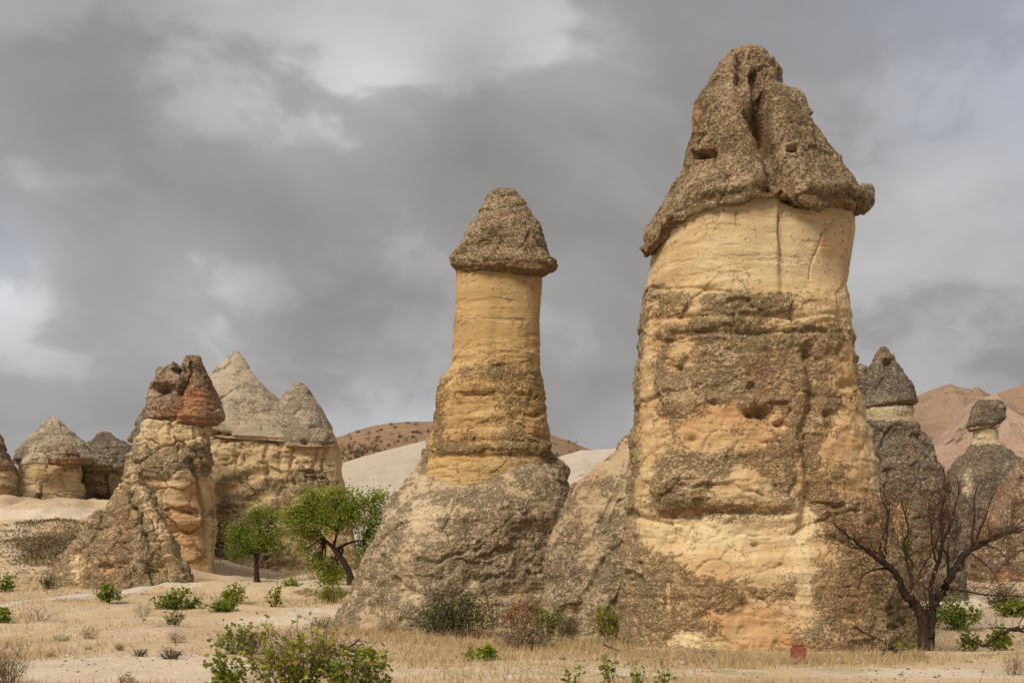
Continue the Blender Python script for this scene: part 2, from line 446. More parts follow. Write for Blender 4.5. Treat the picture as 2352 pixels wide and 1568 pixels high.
def build_hill(name, ridge, Dt, Db, vb, mat, nu=220, nt=110, amp=1.2, p=.8, gully=0.0, scrub=None, sc=.03):
    fx = np.linspace(ridge[0][0], ridge[-1][0], nu)
    rv = np.interp(fx, [r[0] for r in ridge], [r[1] for r in ridge])
    tt = np.concatenate([np.linspace(-.6, 0, 18)[:-1], np.linspace(0, 1, nt)])
    T, FXg = np.meshgrid(tt, fx, indexing='ij')
    RV = np.broadcast_to(rv, T.shape)
    Y = np.where(T < 0, Dt - T * (Dt - Db) * 1.5, Dt + (Db - Dt) * T)
    X = (FXg / K - 512) / FPX * (Dt + (Db - Dt) * np.clip(T, 0, 1) * .35)
    zt = CZ + (HY - RV / K) / FPX * Dt
    zb = CZ + (HY - vb / K) / FPX * Db
    Z = np.where(T < 0, zt * (1 - (T / .6) ** 2 * .9), zt + (zb - zt) * np.clip(T, 0, 1) ** p)
    P = np.stack([X, Y, Z], -1)
    n = fbm(P, sc, 5, 3.3) * amp
    gl = 0
    if gully:
        gl = np.abs(fbm(np.stack([X, Y * .25, Z * .15], -1), sc * 4.5, 4, 5.1))
        n = n - gully * gl * sstep(T, 0, .35)
    P[..., 2] += n
    U, V = proj(P)
    s = np.clip(.35 + 2.2 * sstep(gl, .12, .55), 0, 1.6) * np.ones(T.shape) if scrub is None else scrub(U, V)  # without a scrub mask, gullies get shade painted into the colour
    i = np.arange((len(tt) - 1) * (nu - 1)); r = i // (nu - 1); c = i % (nu - 1); a = r * nu + c
    o = mesh_obj(name, P.reshape(-1, 3), np.stack([a, a + nu, a + nu + 1, a + 1], -1), mat, attrs={'scrub': s})
    tag(o, kind='structure')
    return P


HILL_P = build_hill('far_hill', [(500, 1075), (700, 1015), (780, 998), (860, 976), (930, 968), (985, 966), (1100, 962), (1200, 975), (1265, 996), (1310, 1012), (1350, 1028), (1450, 1050), (1700, 1090)],
           330, 200, 1125, M_HPINK, amp=1.0, scrub=lambda U, V: .25 + blob(U, V, 820, 1045, 55, 22) * 1.5)
build_hill('pale_slope', [(560, 1085), (770, 1072), (840, 1050), (975, 1018), (1100, 1030), (1270, 1052), (1335, 1031), (1400, 1030), (1500, 1020), (1700, 1040)],
           205, 100, 1300, M_HWHITE, amp=.9, gully=1.6, nu=420, nt=200, scrub=lambda U, V: .12 + 1.5 * np.exp(-((V - 1112 + .05 * (U - 860)) / 5) ** 2) + .8 * blob(U, V, 880, 1088, 80, 5) + blob(U, V, 1300, 1085, 50, 6))
build_hill('brown_hill', [(2180, 960), (2260, 930), (2300, 905), (2352, 880), (2450, 850), (2600, 840)], 260, 170, 1150, M_HTAN, amp=2.0, gully=3)
build_hill('tan_ridge', [(1900, 1000), (2000, 960), (2080, 945), (2110, 935), (2150, 919), (2182, 908), (2205, 916), (2235, 918), (2242, 908), (2256, 916), (2330, 950), (2450, 960)],
           215, 110, 1250, M_HTAN, amp=2.0, gully=5, nu=420, nt=200)
build_hill('red_badland', [(2120, 1060), (2180, 1020), (2230, 968), (2262, 930), (2290, 908), (2318, 925), (2352, 955), (2450, 985), (2600, 960)],
           175, 80, 1330, M_HRED, amp=1.4, gully=4.5, nu=420, nt=200, sc=.045)


# ------------------------------------------------------------------ rocks
class Ctx: pass


def rock(name, rows, D, mat, parent, hd=.75, nth=300, nz=300, e=.86, fn=None, yoff=None, tilt=0.0, zshift=None, tilt_rows=None, jit=None):
    """a body of rock whose outline follows rows (v, left, right) top to bottom, as a closed, noisy, weathered surface"""
    v, L, R = [np.array([r[k] for r in rows], float) for k in range(3)]
    arc = np.concatenate([[0], np.cumsum(np.hypot(np.diff(v), .5 * (np.abs(np.diff(L)) + np.abs(np.diff(R)))))])
    s = np.linspace(0, arc[-1], nz)
    v, L, R = np.interp(s, arc, v), np.interp(s, arc, L), np.interp(s, arc, R)
    def sm(a):
        k = np.array([1, 2, 3, 2, 1.]) / 9
        return np.convolve(np.pad(a, 2, mode='edge'), k, 'valid')
    v, L, R = sm(v), sm(L), sm(R)
    phi = np.linspace(0, 2 * np.pi, nth, endpoint=False)
    th = phi - .55 * np.sin(phi)
    cx = ((L + R) / 2 / K - 512) / FPX * D
    hw = np.maximum((R - L) / 2 / K / FPX * D, .004)
    z = CZ + (HY - v / K) / FPX * D
    sx = np.sign(np.sin(th)) * np.abs(np.sin(th)) ** e
    cy = np.sign(np.cos(th)) * np.abs(np.cos(th)) ** e
    hdv = hd(v) if callable(hd) else hd
    X = cx[:, None] + hw[:, None] * sx[None]
    Yo = (yoff(v) if yoff else 0) * np.ones_like(v)
    Y = D + Yo[:, None] - (hw * hdv)[:, None] * cy[None]
    Z = np.broadcast_to(z[:, None], X.shape).copy()
    Vn = np.broadcast_to(v[:, None], X.shape)
    if tilt:                                # the bedding dips towards the viewer
        k = tilt_rows(Vn) if tilt_rows else 1.0
        Z += tilt * k * (Y - D) * (HY - Vn / K) / FPX
    if zshift:
        U0 = (512 + FPX * X / D) * K
        Z -= zshift(U0, Vn) / K / FPX * D
    P = np.stack([X, Y, Z], -1)
    if jit:
        P[..., 2] += jit[0] * fbm(P, jit[2], 4, 77.0, (1, 1, .05)) * sstep(Vn, jit[1] - 14, jit[1] + 4)
    def normals(P):
        du = np.roll(P, -1, 1) - np.roll(P, 1, 1); dv = np.gradient(P, axis=0)
        n = np.cross(du, dv); n /= np.linalg.norm(n, axis=-1, keepdims=True) + 1e-9
        return n
    N = normals(P)
    # make the normals point outwards
    ctr = P.mean(1, keepdims=True)
    if ((P - ctr) * N).sum() < 0: N = -N
    c = Ctx(); c.P, c.N = P, N; c.U, c.V = proj(P); c.th = np.broadcast_to(th, X.shape); c.front = sstep(-N[..., 1], -.05, .35); c.Vn = Vn
    c.t = np.broadcast_to(np.linspace(0, 1, nz)[:, None], X.shape)
    d, at = fn(c)
    edge = sstep(c.t, 0, .02) 
    P = P + N * (d * edge)[..., None]
    i = np.arange((nz - 1) * nth); r = i // nth; q = i % nth
    a = r * nth + q; b = r * nth + (q + 1) % nth
    faces = np.stack([a, a + nth, b + nth, b], -1)
    base = {'crust': np.zeros(X.shape), 'stain': np.zeros(X.shape), 'pale': np.zeros(X.shape)}
    base.update(at)
    return mesh_obj(name, P.reshape(-1, 3), faces, mat, parent, attrs=base)


def facets(P, n, seed, flat=1.5):
    """break the surface into jointed blocks: a stepped, tilted offset for each block and a joint mask"""
    rng = np.random.default_rng(int(seed * 10) + 5)
    Q = P.reshape(-1, 3); Q = Q + .25 * np.stack([fbm(Q, 1.1, 3, seed + k) for k in (1, 2, 3)], -1)
    S = Q[rng.integers(0, len(Q), n)]
    m = np.array([1, 1, flat], np.float32)
    q = (Q * m).astype(np.float32); sd = (S * m).astype(np.float32)
    d1 = np.full(len(q), 1e9, np.float32); d2 = d1.copy(); ix = np.zeros(len(q), np.int32)
    for k in range(n):
        d = ((q - sd[k]) ** 2).sum(1)
        a = d < d1
        d2 = np.where(a, d1, np.minimum(d2, d)); d1 = np.where(a, d, d1); ix[a] = k
    d1, d2 = np.sqrt(d1), np.sqrt(d2)
    dirs = rng.normal(size=(n, 3)); dirs /= np.linalg.norm(dirs, axis=1, keepdims=True)
    off = rng.normal(size=n) * .6
    size = np.median(d1) * 2
    o = off[ix] + ((Q - S[ix]) * dirs[ix]).sum(1) / size
    return np.clip(o, -1.6, 1.6).reshape(P.shape[:2]), sstep(d2 - d1, size * .16, 0.0).reshape(P.shape[:2])


def weather(c, bias, seed, amp=.8, cs=.5, ch=.07, lump=(.3, .12), rough=.06, strat=.05, pits=.08, rs=2.6, sh=.08, fac=None, run=.0, wide=.85):
    P = c.P
    n1 = fbm(P, cs, 4, seed, (1, 1, 1.35)); n2 = fbm(P, cs * 4.5, 4, seed + 1)
    b = bias + amp * (n1 + .45 * n2)
    step = sstep(b, -.3, .3)
    crust = .93 * sstep(b, -wide, wide * .9)
    d = lump[1] * fbm(P, lump[0], 3, seed + 2) + ch * step
    r = fbm(P, rs, 5, seed + 3, gain=.6)
    d = d + rough * (.45 + .55 * step) * r
    d = d + rough * 1.0 * (.3 - np.abs(fbm(P, rs * .42, 3, seed + 6)))
    stv = fbm(P, .7, 4, seed + 4, (.45, .45, 3.6))
    d = d + strat * (np.clip(stv * 2.2, -1, 1))
    pt = sstep(fbm(P, 1.1, 3, seed + 5, (.8, .8, 1.7)), .50, .72) * (.35 + .65 * step)
    d = d - pits * pt * 1.4
    if run:
        d = d - run * np.clip(fbm(P, 1.1, 4, seed + 8, (1, 1, .10)), -.2, 1)
    if fac:
        o, jt = facets(P, fac[0], seed, fac[3] if len(fac) > 3 else 1.5)
        d = d + fac[1] * o - fac[2] * jt
    return d, np.clip(crust * (1 - .15 * pt), 0, 1)


def crack(c, pts, w, depth):
    """a thin crevice or groove along a traced line on the face of a rock"""
    j = 5 * fbm(c.P, 1.2, 3, 9.0)
    return depth * np.exp(-(seg_dist(c.U + j, c.V + j, pts) / w) ** 2) * c.front


# ---- the large chimney on the right
BIG_D = 38.5
g0 = gpt(1780, 1500)
big = thing('fairy_chimney', 'tallest rock chimney, golden column with split pointed brown cap', 'rock chimney',
            (fpt(1760, 1500, BIG_D)[0], BIG_D, 0), 'fairy chimneys')
RIM = ([1440, 1478, 1500, 1520, 1540, 1560, 1620, 1690, 1760, 1780, 1800, 1830, 1860, 1900, 1950, 1985, 2020],
       [112, 108, 84, 58, 36, 16, -4, -12, -8, 2, 12, 8, -2, -8, 2, 12, 12])


def big_column_fn(c):
    U, V, P, f = c.U, c.V, c.P, c.front
    up = sstep(V, 690, 610)                                 # the smooth upper band
    bias = .26 - 2.0 * up
    hole = [(1575, 790, 48, 42, 1.0), (1655, 965, 95, 34, .9), (1640, 1018, 95, 26, 1.2), (1700, 1085, 60, 24, .8), (1500, 1010, 30, 110, .8), (1480, 1120, 22, 70, .9),
            (1690, 1125, 60, 28, .9), (1640, 1235, 140, 50, 1.6), (1760, 1240, 80, 60, 1.4), (1560, 1220, 60, 30, 1.2), (1700, 1295, 130, 34, 1.2),
            (1845, 1250, 20, 120, 1.3), (1840, 1110, 18, 80, .8), (1950, 1010, 50, 60, .9), (1970, 1100, 40, 70, 1.0), (1900, 1040, 30, 30, .7), (1930, 930, 40, 30, .7),
            (1740, 1430, 95, 40, 1.4), (1850, 1380, 26, 50, 1.2), (1535, 1370, 10, 40, 1.4), (1575, 1465, 40, 18, 1.2), (1680, 1480, 120, 18, .8), (1770, 730, 60, 26, .8),
            (1880, 710, 60, 40, .9), (1930, 640, 60, 60, 1.2), (1480, 760, 26, 100, 1.0), (1490, 880, 18, 70, .8), (1640, 660, 70, 14, .8), (1950, 800, 16, 120, .9), (1985, 960, 16, 100, 1.0)]
    for x, y, rx, ry, a in hole:
        bias = bias - a * 1.15 * blob(U, V, x, y, rx, ry) * f
    bias = bias + .5 * blob(U, V, 1990, 1400, 130, 110) * f + .3 * blob(U, V, 1600, 1380, 120, 50) * f + .35 * blob(U, V, 1680, 860, 160, 90) * f + .35 * blob(U, V, 1600, 1130, 110, 40) * f
    d, crust = weather(c, bias, 1.0, amp=.70, cs=.75, ch=.07, lump=(.28, .12), rough=.06, strat=.03, pits=.10, rs=3.8, fac=(150, .055, .032, 1.7), run=.05)
    # smooth skin above
    d = d * (1 - .92 * up); crust = crust * (1 - up)
    # overhanging crust above the pale hollow, the hollow itself, ledges, the fold on the right side
    d += .22 * blob(U, V, 1620, 1130, 150, 45) * f - .34 * blob(U, V, 1660, 1225, 170, 48, 4) * f + .16 * blob(U, V, 1650, 1330, 190, 40) * f
    d += .20 * blob(U, V, 1660, 700, 170, 30) * f
    for y, w, a in ((672, 5, .10), (722, 5, .08), (762, 6, .12), (1178, 8, .20)):
        yy = y + 14 * fbm(P, .35, 2, y * .1)
        d -= a * np.exp(-((V - yy) / w) ** 2) * f * sstep(fbm(P, .5, 2, y * .2), -.3, .3)
    fold = sstep(U + 6 * fbm(P, .8, 3, 4.), 1782, 1797) * sstep(V, 760, 600) * f
    d -= .16 * fold + .06 * np.abs(fbm(P, .55, 3, 55., (1, 1, .35))) * up - .10 * fbm(P, .4, 3, 56., (1, 1, .4)) * up
    d -= .03 * sstep(fbm(P, 1.3, 4, 57., (.6, .6, 3.)), .25, .6) * up
    d -= crack(c, [(1790, 490), (1788, 530), (1794, 580)], 3, .14)
    d -= crack(c, [(1925, 500), (1895, 530), (1875, 580), (1868, 640)], 2.0, .06)
    d -= crack(c, [(1690, 480), (1692, 520)], 2, .07) + crack(c, [(1530, 545), (1540, 640), (1560, 690)], 2.5, .06)
    d -= crack(c, [(1860, 800), (1872, 900), (1850, 1000), (1862, 1100), (1848, 1200)], 16, .30)
    d -= crack(c, [(1465, 1186), (1500, 1196), (1530, 1200)], 7, .16)
    for x, y, r, a in ((1752, 945, 17, .45), (1722, 948, 8, .3), (1790, 970, 9, .4), (1740, 1245, 7, .2), (1560, 845, 8, .25), (1640, 925, 14, .2), (1590, 1010, 9, .2), (1950, 880, 14, .25), (1900, 950, 10, .25)):
        d -= a * blob(U, V, x, y, r * 1.3, r * .8) * f
    # lateral flutes of the left flank, small horizontal chips in the pale hollow
    d -= .05 * sstep(fbm(P, 2.0, 3, 21., (.5, .5, 3)), .25, .5) * blob(U, V, 1640, 1235, 170, 60) * f
    st = blob(U, V, 1650, 965, 120, 45) * 1.2 + blob(U, V, 1740, 1430, 120, 60) * .7 + blob(U, V, 1900, 560, 70, 60) * .45 + blob(U, V, 1560, 780, 60, 50) * .5
    st += .55 * sstep(fbm(P, .45, 4, 31.0), .1, .5) * (1 - up) + .25 * sstep(fbm(P, .5, 3, 33.), .1, .5) * up
    pale = blob(U, V, 1630, 1215, 150, 40) + blob(U, V, 1580, 1470, 50, 30) + blob(U, V, 1845, 1300, 26, 130) * .6 + up * .35 * sstep(fbm(P, .5, 3, 35., (1, 1, .6)), -.1, .4) + blob(U, V, 1700, 560, 100, 60) * .4
    return d, {'crust': crust, 'stain': np.clip(st, 0, 1), 'pale': np.clip(pale * f, 0, 1)}


def big_dec(V): return sstep(V, 720, 500)


rock('column', [(470, 1700, 1740), (472, 1560, 1930), (476, 1500, 1957), (520, 1493, 1957), (560, 1487, 1950), (600, 1483, 1943), (650, 1486, 1939), (700, 1480, 1944), (760, 1472, 1950),
                (800, 1470, 1952), (870, 1467, 1964), (940, 1462, 1978), (1000, 1456, 1992), (1080, 1452, 2004), (1130, 1449, 2010), (1190, 1446, 2022), (1250, 1440, 2042),
                (1330, 1431, 2068), (1400, 1424, 2088), (1450, 1420, 2100), (1500, 1418, 2108), (1560, 1416, 2112)],
     BIG_D, M_BIG, big, hd=.72, nth=520, nz=560, e=.80, fn=big_column_fn, tilt=.72, tilt_rows=lambda V: sstep(V, 1000, 480) * 1.0,
     zshift=lambda U, V: np.interp(U, *RIM) * big_dec(V))


def big_cap_fn(c):
    U, V, P, f = c.U, c.V, c.P, c.front
    d, crust = weather(c, np.full(U.shape, .9), 5.0, amp=.5, cs=.6, ch=.05, lump=(.45, .10), rough=.045, strat=.015, pits=.06, rs=4.0, fac=(20, .10, .05, .7))
    groove = seg_dist(U + 8 * fbm(P, .9, 3, 7.), V, [(1735, 170), (1742, 230), (1748, 290), (1762, 340), (1785, 400), (1812, 450), (1828, 500)])
    g = np.exp(-(groove / np.interp(V, [150, 260, 330, 480], [8, 20, 17, 24])) ** 4) * f
    d -= g * np.interp(V, [140, 250, 480], [.3, .75, .65])
    d += .22 * np.exp(-((groove - 55) / 26) ** 2) * f * sstep(V, 180, 300)
    d -= crack(c, [(1697, 120), (1698, 160), (1694, 185)], 8, .4)
    d -= crack(c, [(1712, 268), (1735, 283), (1752, 290)], 6, .25)
    d -= 1.5 * blob(U + .8 * (V - 352), V, 1606, 354, 30, 9, 4) * f * .6 + .3 * blob(U, V, 1590, 250, 16, 40) * f
    d -= blob(U, V, 1817, 349, 10, 6, 3) * f * .7 + .45 * blob(U, V, 1748, 275, 24, 50) * f
    d -= .16 * blob(U, V, 1840, 180, 60, 14)
    low = c.t                                                     # the overhanging rim: a recessed softer layer below the lip
    d -= (.16 + .12 * fbm(P, 1.2, 3, 12.)) * sstep(c.Vn, 456, 464) * sstep(low, 0, .3)
    d += .10 * np.exp(-((c.Vn - 451) / 5) ** 2)
    st = blob(U, V, 1740, 275, 30, 70) + blob(U, V, 1590, 260, 22, 60) * 1.2 + blob(U, V, 1620, 345, 30, 14) + sstep(c.Vn, 446, 470) * .6 * sstep(fbm(P, .6, 3, 8.), -.2, .5) + blob(U, V, 1780, 430, 40, 24) * .7
    crust = crust * (1 - np.clip(.85 * blob(U, V, 1742, 270, 26, 70) + .9 * blob(U, V, 1588, 260, 20, 60) + sstep(c.Vn, 452, 476) * .45 + .8 * blob(U, V, 1618, 350, 26, 12), 0, 1))
    return d, {'crust': crust, 'stain': np.clip(st, 0, 1)}


def cap_dec(V): return sstep(V, 330, 490)


bigcap = rock('cap', [(119, 1712, 1738), (122, 1690, 1748), (138, 1656, 1754), (165, 1641, 1786), (200, 1622, 1797), (216, 1608, 1818), (230, 1597, 1842), (260, 1593, 1856), (290, 1598, 1879),
              (330, 1584, 1905), (360, 1577, 1926), (392, 1568, 1950), (420, 1534, 1966), (438, 1511, 1977), (452, 1488, 1986), (458, 1482, 1988), (470, 1480, 1987), (484, 1478, 1986), (492, 1484, 1978), (496, 1520, 1950), (488, 1650, 1800)],
     BIG_D, M_BIGCAP, big, hd=.74, nth=460, nz=330, e=.88, fn=big_cap_fn, jit=(.16, 462, .9), tilt=.72, tilt_rows=lambda V: sstep(V, 100, 480),
     zshift=lambda U, V: np.interp(U, *RIM) * cap_dec(V))
plain = lambda c: (weather(c, np.full(c.U.shape, .8), 3.0, lump=(1.6, .10), rough=.05)[0], {'crust': np.ones(c.U.shape) * .95})
rock('loose_block', [(430, 1984, 1988), (436, 1975, 1998), (452, 1968, 2004), (468, 1970, 2006), (480, 1978, 1996), (483, 1985, 1990)], BIG_D - .3, M_GREY, bigcap, nth=60, nz=40, fn=plain)


def mound_fn(seed, bias=.25, spots=(), amp=.7, stains=(), extra=None, **kw):
    def fn(c):
        b = np.full(c.U.shape, float(bias))
        for x, y, rx, ry, a in spots: b = b + 1.7 * a * blob(c.U, c.V, x, y, rx, ry) * c.front
        d, crust = weather(c, b, seed, amp=amp, **kw)
        st = .4 * sstep(fbm(c.P, .45, 4, seed + 20), .15, .6)
        for x, y, rx, ry, a in stains: st = st + a * blob(c.U, c.V, x, y, rx, ry) * c.front
        at = {'crust': crust, 'stain': np.clip(st, 0, 1)}
        if extra: d = extra(c, d, at)
        return d, at
    return fn


def butt_extra(c, d, at):
    d -= crack(c, [(1468, 1000), (1462, 1150), (1460, 1300), (1455, 1480)], 7, .08)
    d -= .10 * sstep(np.sin(seg_dist(c.U, c.V, [(1500, 900), (1200, 1500)]) * .09 + 2 * fbm(c.P, .4, 3, 2.)), .5, 1) * c.front
    return d


rock('buttress', [(955, 1478, 1486), (975, 1459, 1500), (1000, 1430, 1560), (1040, 1401, 1620), (1085, 1353, 1640), (1115, 1318, 1650), (1150, 1300, 1650), (1200, 1285, 1650), (1260, 1268, 1650), (1340, 1252, 1650),
                  (1420, 1244, 1650), (1480, 1236, 1650), (1540, 1230, 1650)],
     44.3, M_MOUND, big, hd=.72, nth=340, nz=320, e=.95,
     fn=mound_fn(14., -.05, [(1400, 1060, 80, 70, -.45), (1360, 1400, 60, 80, .3), (1300, 1330, 30, 110, .5), (1450, 1250, 14, 180, -.5)], lump=(.35, .25), rough=.06, rs=4.2, strat=.02, ch=.05, cs=.7, fac=(50, .09, .05, .8), run=.08, extra=butt_extra))

# ---- the middle chimney
MID_D = 47.5
mid = thing('fairy_chimney', 'slender ochre rock chimney with rounded brown cap in the middle', 'rock chimney',
            (fpt(1150, 1440, MID_D)[0], MID_D, 0), 'fairy chimneys')


def mid_col_fn(c):
    U, V, P, f = c.U, c.V, c.P, c.front
    up = sstep(V, 830, 760)
    bias = -.95 + .55 * sstep(V, 770, 860) - .6 * up
    for x, y, rx, ry, a in [(1180, 860, 70, 50, .45), (1170, 920, 60, 36, .40), (1140, 1010, 130, 26, .5), (1130, 1030, 130, 14, .35), (1060, 960, 60, 60, -.5), (1050, 1080, 70, 30, -.9), (1220, 1080, 60, 24, -.6), (1010, 960, 16, 90, .6), (1060, 1035, 50, 14, .9), (1240, 1030, 40, 16, .8)]:
        bias = bias + a * blob(U, V, x, y, rx, ry) * f
    d, crust = weather(c, bias, 7.0, amp=.55, cs=.6, ch=.08, lump=(.3, .10), rough=.055, strat=.04, pits=.09, rs=3.4, fac=(70, .035, .022, 2.4), run=.03)
    d = d * (1 - .90 * up); crust = crust * (1 - up)
    for y, w, a in ((905, 6, .18), (950, 5, .10), (1005, 5, .10), (1045, 5, .09), (865, 5, .08), (985, 4, .08)):
        yy = y + 12 * fbm(P, .4, 2, y * .1)
        d -= a * np.exp(-((V - yy) / w) ** 2) * f * sstep(fbm(P, .5, 2, y * .2), -.1, .35)
    d += .08 * np.exp(-((V - 1028) / 12) ** 2) * f
    d -= crack(c, [(1213, 630), (1209, 645)], 2, .05)
    d += .09 * fbm(P, .45, 3, 58., (1, 1, .4)) * up - .05 * np.abs(fbm(P, .7, 3, 59., (1, 1, .5))) * up - .03 * sstep(fbm(P, 1.3, 4, 57., (.6, .6, 3.)), .25, .6) * up
    st = .55 * sstep(fbm(P, .4, 4, 41.), 0, .5) * (1 - up) + .4 * up * sstep(fbm(P, .5, 3, 44.), .0, .5)
    return d, {'crust': crust, 'stain': np.clip(st, 0, 1)}


rock('column', [(612, 1140, 1160), (614, 1060, 1240), (618, 1050, 1248), (650, 1050, 1249), (700, 1048, 1246), (750, 1044, 1243), (800, 1041, 1243), (838, 1036, 1244), (870, 1016, 1249),
                (900, 1005, 1252), (950, 1000, 1256), (1000, 988, 1260), (1050, 980, 1263), (1090, 978, 1267), (1140, 975, 1270), (1200, 970, 1272)],
     MID_D, M_MID, mid, hd=.80, nth=380, nz=420, e=.86, fn=mid_col_fn, tilt=.95, tilt_rows=lambda V: sstep(V, 1000, 600))


def mid_cap_fn(c):
    d, crust = weather(c, np.full(c.U.shape, .8), 9.0, amp=.4, cs=.6, ch=.04, lump=(.5, .08), rough=.045, strat=.03, pits=.05, rs=4.0, fac=(34, .045, .035, 1.4))
    low = sstep(c.Vn, 588, 600)
    d -= .07 * low
    d += .06 * np.exp(-((c.Vn - 612) / 6) ** 2)
    st = low * .6 * sstep(fbm(c.P, .7, 3, 8.), -.4, .4)
    return d, {'crust': crust * (1 - .5 * low), 'stain': st}


rock('cap', [(434, 1146, 1162), (437, 1138, 1172), (446, 1121, 1194), (465, 1112, 1212), (482, 1102, 1219), (486, 1100, 1221), (492, 1101, 1226), (505, 1090, 1236), (520, 1080, 1245), (534, 1070, 1248), (541, 1067, 1251), (547, 1068, 1252), (565, 1057, 1257),
             (582, 1041, 1268), (594, 1030, 1279), (602, 1028, 1282), (610, 1034, 1278), (622, 1042, 1264), (629, 1050, 1252), (630, 1090, 1220), (628, 1140, 1160)],
     MID_D, M_BIGCAP, mid, hd=.80, nth=320, nz=260, fn=mid_cap_fn, jit=(.10, 605, 1.0), tilt=.98, tilt_rows=lambda V: sstep(V, 430, 600),
     zshift=lambda U, V: np.interp(U, [1020, 1050, 1150, 1250, 1290], [-6, -3, 0, 7, 8]) * sstep(V, 500, 610))


def mm_extra(c, d, at):
    d -= .28 * blob(c.U, c.V, 1210, 1225, 36, 34) * c.front + .22 * blob(c.U, c.V, 1160, 1365, 26, 16) * c.front
    d -= crack(c, [(960, 1285), (1000, 1290), (1060, 1270)], 5, .15) + crack(c, [(880, 1280), (850, 1340), (830, 1420)], 7, .15)
    at['pale'] = np.clip(blob(c.U, c.V, 830, 1350, 30, 60) * .4 + blob(c.U, c.V, 950, 1170, 60, 40) * .4, 0, 1)
    return d


rock('base', [(835, 1018, 1030), (850, 1012, 1045), (905, 1004, 1120), (960, 994, 1190), (1010, 974, 1245), (1045, 950, 1262), (1072, 932, 1278), (1095, 917, 1294), (1120, 900, 1304), (1150, 886, 1309),
              (1190, 868, 1310), (1260, 838, 1308), (1320, 811, 1306), (1400, 784, 1310), (1440, 768, 1315), (1500, 752, 1320), (1540, 745, 1320)],
     47.2, M_MOUND, mid, hd=lambda v: np.interp(v, [840, 1010, 1072, 1110, 1150, 1200, 1300, 1500], [.30, .36, .42, .62, .74, .82, .80, .74]), nth=460, nz=420, e=.95,
     yoff=lambda v: np.interp(v, [840, 1040, 1110, 1200], [1.8, 1.5, .3, 0]),
     zshift=lambda U, V: np.interp(U, [950, 1040, 1130, 1200, 1290], [12, 22, 4, -18, -14]) * np.exp(-((V - 1110) / 55) ** 2),
     fn=mound_fn(17., -.02, [(1150, 1220, 110, 80, .35), (960, 1130, 80, 50, -.25), (860, 1250, 40, 80, .35), (900, 1370, 80, 60, -.15), (1060, 1110, 120, 20, -.3), (985, 1000, 30, 80, .6)], lump=(.3, .32), rough=.065, rs=4.2, strat=.02, ch=.05, cs=.75, fac=(70, .09, .05, .9), run=.07, extra=mm_extra))


# ---- the left group, far to near
LG = 'fairy chimneys'


def foot(fx, fv): return None


def cap_fn(seed, lowv=None, bias=.8, strat=.05, stain=.0, extra=None, **kw):
    kw.setdefault('lump', (.35, .14)); kw.setdefault('rough', .06); kw.setdefault('fac', (26, .07, .06, 1.1)); kw.setdefault('ch', .06); kw.setdefault('rs', 1.6)
    def fn(c):
        d, crust = weather(c, np.full(c.U.shape, float(bias)), seed, amp=.6, cs=.4, strat=strat, **kw)
        st = stain * sstep(fbm(c.P, .35, 4, seed + 9), -.3, .4)
        at = {'crust': crust, 'stain': st * np.ones(c.U.shape)}
        if lowv is not None:
            l = sstep(c.Vn, lowv - 5, lowv + 2)
            d = d - .12 * l; at['stain'] = np.clip(at['stain'] + .6 * l, 0, 1); at['crust'] = crust * (1 - .6 * l)
        if extra: d = extra(c, d, at)
        return d, at
    return fn


# e: broad twin cone with a long flat-topped body
twin = thing('fairy_chimney', 'broad pale rock body topped by twin smooth pale cones', 'rock chimney', tuple(fpt(630, 1320, 92)[:2]) + (3.2,), LG)
TR = ([470, 483, 560, 640, 780], [-9, -7, 0, 3, 9])


def twin_body(c, d, at):
    U, V, f = c.U, c.V, c.front
    for k in range(9):
        x = 500 + k * 36 + 10 * math.sin(k * 2.3)
        d -= crack(c, [(x, 1025), (x - 4, 1070), (x + 6, 1110)], 4, .30 if k % 2 else .18)
    up = sstep(V, 1110, 1060)
    at['crust'] = at['crust'] * (1 - .75 * up); at['pale'] = .25 * up
    # slanting dark beds at the left, pale scree face at the right foot
    s = np.sin((U * .55 + V) * .105 + 2.2 * fbm(c.P, .12, 3, 3.3))
    sl = blob(U, V, 570, 1140, 110, 110) * f
    d += .22 * sl * s; at['crust'] = np.clip(at['crust'] + sl * (.05 + .35 * s), 0, 1)
    at['pale'] = np.clip(at['pale'] + blob(U, V, 690, 1260, 60, 60), 0, 1); at['crust'] *= 1 - .8 * blob(U, V, 690, 1250, 60, 70)
    return d


rock('body', [(1003, 600, 680), (1005, 492, 765), (1012, 481, 779), (1040, 480, 782), (1075, 478, 783), (1110, 476, 787), (1150, 474, 795), (1220, 470, 815), (1320, 466, 835), (1400, 464, 845)],
     92, M_LEFT, twin, hd=.5, nth=380, nz=220, e=.84, fn=mound_fn(51., -.30, [(520, 1250, 50, 70, .8), (640, 1110, 120, 30, .3)], ch=.12, cs=.35, lump=(.15, .30), rough=.10, rs=2.0, strat=.05, pits=.2, fac=(120, .10, .06, 1.0), run=.08, extra=twin_body),
     tilt=.8, tilt_rows=lambda V: sstep(V, 1200, 1010), zshift=lambda U, V: np.interp(U, *TR) * sstep(V, 1150, 1020))


def cone_extra(c, d, at):
    for x in (497, 520, 700, 753, 765):
        d -= .5 * blob(c.U, c.V, x, 996 + (x - 500) * .09, 9, 5) * c.front
    at['crust'] = np.clip(at['crust'] - .25 + .5 * blob(c.U, c.V, 735, 950, 30, 60), 0, 1)
    return d


